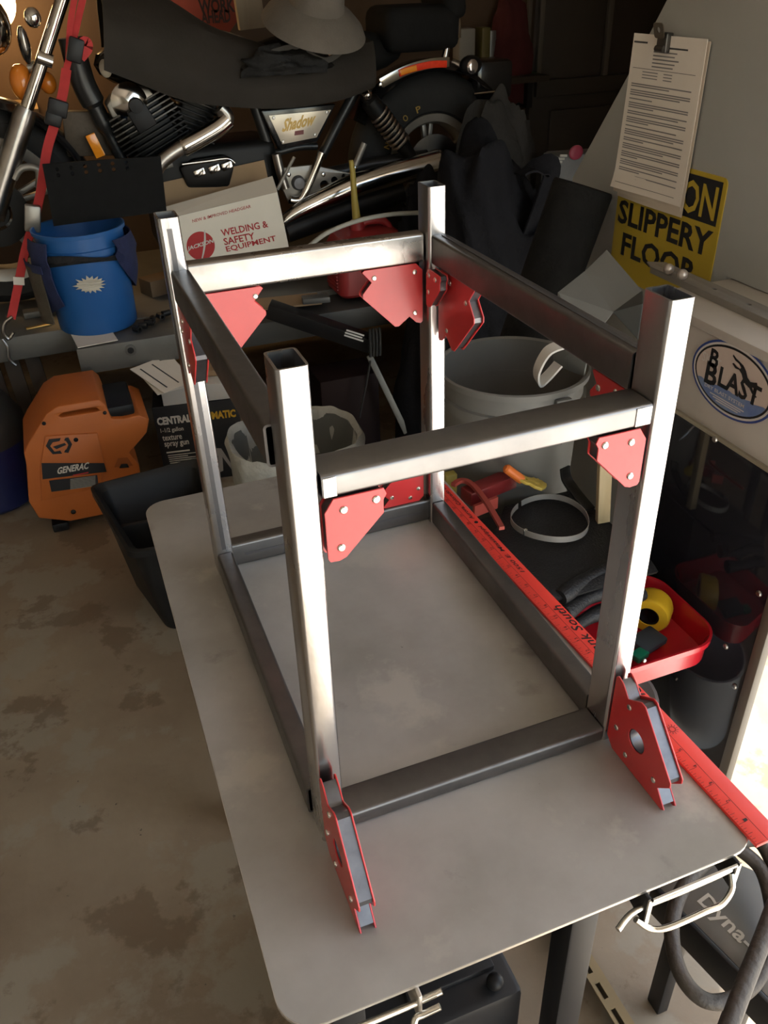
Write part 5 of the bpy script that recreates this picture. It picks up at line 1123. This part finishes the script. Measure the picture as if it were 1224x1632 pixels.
for q, dd in (((120, 80), (.045, .03, .07)), ((92, 172), (.06, .03, .05)), ((85, 190), (.05, .03, .04))):
    b = MB(); b.box(A(*q, y=2.768), dd, (1, 0, -.4), (0, 1, 0)); b.build('cam_buckle', blackm, rs, bevel=.006)
b = MB(); b.box(A(52, 348, y=2.70), (.05, .03, .085), (1, 0, -.25), (0, 1, 0)); b.build('ratchet', M('ratchet_steel', (.30, .28, .25), .4, .8), rs, bevel=.006)
b = MB(); b.box(A(30, 447, y=2.655) + V((0, -.006, 0)), (.034, .004, .026), (1, 0, -.2), (0, 1, 0)); b.build('white_tag', paper, rs)
b = MB(); b.tube(cr(px([(20, 505), (8, 515), (6, 530), (14, 540), (22, 530)], y=2.61), 5), .006, 8); b.build('hook', dkchrome, rs)

# ------------------------------------------------------------------ dark jackets, bag, leaning tyre, wall things
jk = M('jacket_black', (.008, .008, .0095), .95, 0, (.013, .013, .015), 9, .35, 60, spec=.1); jk2 = M('jacket_grey', (.045, .043, .041), .9, 0, (.034, .033, .031), 9, .3, 80, spec=.15)
b = crumple((1.33, 2.20, .002), (.34, .24, 1.06), 1, .24, (72, 60), flat=0); solo(b, 'black_jacket', jk, 'heap of black jackets slumped right of the far right post', 'jackets', smooth=75)
c_ = A(668, 290, y=2.40); b = crumple((c_.x + .075, 2.52, LZ), (.115, .075, .42), 5, .28, (44, 30), flat=0); solo(b, 'black_bag', jk, 'black cloth bag hanging beside the silencer', 'bag', smooth=75)
c_ = A(820, 180, y=2.62); b = crumple((c_.x, 2.76, LZ), (.20, .09, .62), 8, .30, (44, 30), flat=0); solo(b, 'grey_jacket', jk2, 'grey jacket lying behind the black jackets', 'jacket', smooth=75)
pt_ = [A(*q, y=2.06) for q in ((828, 278), (858, 266), (880, 270), (862, 330), (838, 392))]
b = MB(); b.strap(cr(pt_, 6), (1, .3, .25), .075, .006); solo(b, 'jacket_strap', jk, 'broad black cloth strap hanging between jackets and rolled mat', 'strap')
c_ = A(905, 248, y=2.55); b = MB(); b.box((c_.x + .02, 2.545, c_.z - .26), (.22, .10, .55), (1, -.2, 0), (.2, 1, 0)); bgx = solo(b, 'printed_bag', M('bag_print', (.085, .095, .10), .5, 0, (.14, .14, .14), 9), 'grey printed sack with a red spot behind the rolled mat', 'sack', bevel=.02)
c_ = A(918, 243, y=2.475); b = MB(); b.ball(c_, (.030, .010, .026)); b.build('red_spot', M('spot_red', (.25, .03, .06), .5), bgx)
for k in range(3):
    c_ = A(890 + 4 * k, 258 - 5 * k, y=2.485); b = MB(); b.box(c_, (.03, .004, .008), (1, 0, -.1), (0, 1, 0)); b.build('print_bar', M('bag_white', (.42, .42, .38), .5), bgx)
c_ = A(868, 205, y=3.5); b = MB(); b.lathe([(.20, -.07), (.27, -.08), (.31, -.06), (.325, 0), (.31, .06), (.27, .08), (.20, .07)], (c_.x, 3.62, .326), (0.12, 1, .18), 48, closed=True)
solo(b, 'spare_tyre', tyre, 'black tyre leaning on the far wall behind the jackets', 'tyre')
def wallbox(q, w_, h_, mat, name, label, cat, y_=3.97, d_=.04, **k):
    p = A(*q, y=y_); b = MB(); b.box((p.x, y_ , p.z), (w_, d_, h_)); return solo(b, name, mat, label, cat, bevel=.004, **k)
# shelf unit behind the motorcycle holding the small things
shf = thing('wall_shelf', 'dark wall shelf behind the motorcycle seat', 'shelf', (2.2, 3.85, 1.05))
p0 = A(765, 88, y=3.85); MB().lohi((p0.x - .62, 3.76, p0.z - .13), (p0.x + .35, 3.995, p0.z - .10)).build('board', doorbrown, shf, bevel=.003)
for e in (-.5, .25): MB().lohi((p0.x + e, 3.80, p0.z - .25), (p0.x + e + .03, 3.995, p0.z - .13)).build('bracket', blackm, shf)
sz = p0.z - .0995
def onshelf(q, w_, h_, mat, name, label, cat):
    p = A(*q, y=3.85); b = MB(); b.lohi((p.x - w_ / 2, 3.80, sz), (p.x + w_ / 2, 3.88, sz + h_)); return solo(b, name, mat, label, cat, bevel=.006)
onshelf((738, 62), .085, .22, M('box_pale', (.30, .29, .27), .7), 'pale_box', 'small pale box on the wall shelf behind the chrome post', 'box')
onshelf((768, 62), .045, .22, M('bottle_ochre', (.12, .10, .03), .5), 'ochre_bottle', 'narrow ochre bottle on the wall shelf right of the pale box', 'bottle')
p = A(788, 40, y=3.86); b = MB(); b.lathe([(0, 0), (.03, 0), (.034, .14), (.03, .20), (0, .20)], (p.x, 3.90, sz), (0, 0, 1), 20); solo(b, 'grey_can', M('can_pale', (.22, .22, .23), .4, .5), 'grey can on the wall shelf beside the red coat', 'can')
p = A(812, 60, y=3.9); b = crumple((p.x, 3.88, p.z - .22), (.12, .05, .42), 6, .3, (36, 26)); solo(b, 'red_coat', M('coat_red', (.09, .014, .014), .9, 0, (.06, .010, .010), 8), 'dark red coat hanging on the far wall', 'coat', smooth=75)
p = A(833, 97, y=3.93); b = MB(); b.box((p.x, 3.955, p.z), (.05, .05, .08)); chg = solo(b, 'wall_charger', blackp, 'small black charger with green light on the far wall', 'charger', bevel=.006)
b = MB(); b.ball((p.x, 3.928, p.z), .007); b.build('green_light', M('led_green', (.02, .3, .05), .4, emit=(.05, 1, .15), estr=6), chg)
# work sign, board, wooden shelf, lamp
sgm = M('work_sign_orange', (.30, .045, .022), .6, 0, (.24, .035, .018), 9)
p = A(337, 0, y=3.93); b = MB(); hw = .34
wsg = thing('work_sign', 'faded orange red diamond road sign leaning behind the covered tank', 'sign', (p.x, 3.93, p.z - .1))
b.prism([[(0, -hw * .62), (hw * .62, 0), (0, hw * .62), (-hw * .62, 0)]], (p.x, 3.93, p.z + .02), (1, 0, 0), Z, (0, 1, 0), 0, .006); wb_ = b.build('board', sgm, wsg, bevel=.002)
text('ROAD', wb_, M('sign_ink', (.03, .012, .01), .6), V((p.x - .09, 3.9295, p.z + .05)), V((.18, 0, 0)), V((0, 0, .06)), .03, depth=.0008)
text('WORK', wb_, M('sign_ink', (.03, .012, .01), .6), A(318, 22, y=3.9295), V((.16, 0, 0)), V((0, 0, .055)), .03, depth=.0008)
text('AHEAD', wb_, M('sign_ink', (.03, .012, .01), .6), A(322, 38, y=3.9295), V((.13, 0, 0)), V((0, 0, .05)), .03, depth=.0008)
p = A(398, 42, y=3.55); b = MB(); b.box((p.x, 3.55, p.z + .14), (.11, .035, .30), (1, 0, .06), (0, 1, 0)); solo(b, 'pale_plank', M('plank_pale', (.36, .29, .20), .7, 0, (.29, .22, .15), 8, stretch=(3, 3, .4)), 'pale wooden plank standing behind the covered motorcycle', 'plank', bevel=.004)

# warm globe lamp and wooden ledge on the far wall at the left
p = A(-22, 2, y=3.70)
lmp = thing('globe_lamp', 'glowing warm globe lamp on the far wall, top left corner', 'lamp', (p.x, 3.7, p.z - .14))
b = MB(); b.ball((p.x, 3.70, p.z), .105, seg=28, rings=18); b.build('globe', M('lamp_glow', (1, .8, .5), .4, emit=(1, .62, .25), estr=13), lmp)
b = MB(); b.lathe([(0, 0), (.05, 0), (.05, .03), (.035, .06), (.035, .1), (0, .1)], (p.x, 3.70, p.z + .09), (0, 0, 1), 24); b.build('socket', blackm, lmp)
b = MB(); b.tube([(p.x, 3.70, p.z + .18), (p.x, 3.85, p.z + .22), (p.x, 3.995, p.z + .22)], .012, 10); b.build('wall_arm', blackm, lmp)
p = A(20, 172, y=3.8); lw_ = M('ledge_wood', (.42, .28, .14), .7, 0, (.35, .23, .11), 8, stretch=(.5, 3, 3))
lg_ = thing('wooden_ledge', 'pale wooden ledge on the far wall below the globe lamp', 'ledge', (p.x - .5, 3.8, p.z - .04))
MB().lohi((p.x - 1.2, 3.62, p.z - .025), (p.x + .10, 3.995, p.z + .01)).build('board', lw_, lg_, bevel=.003)
MB().lohi((p.x - .9, 3.70, p.z - .16), (p.x - .86, 3.995, p.z - .025)).build('bracket', lw_, lg_, bevel=.003)
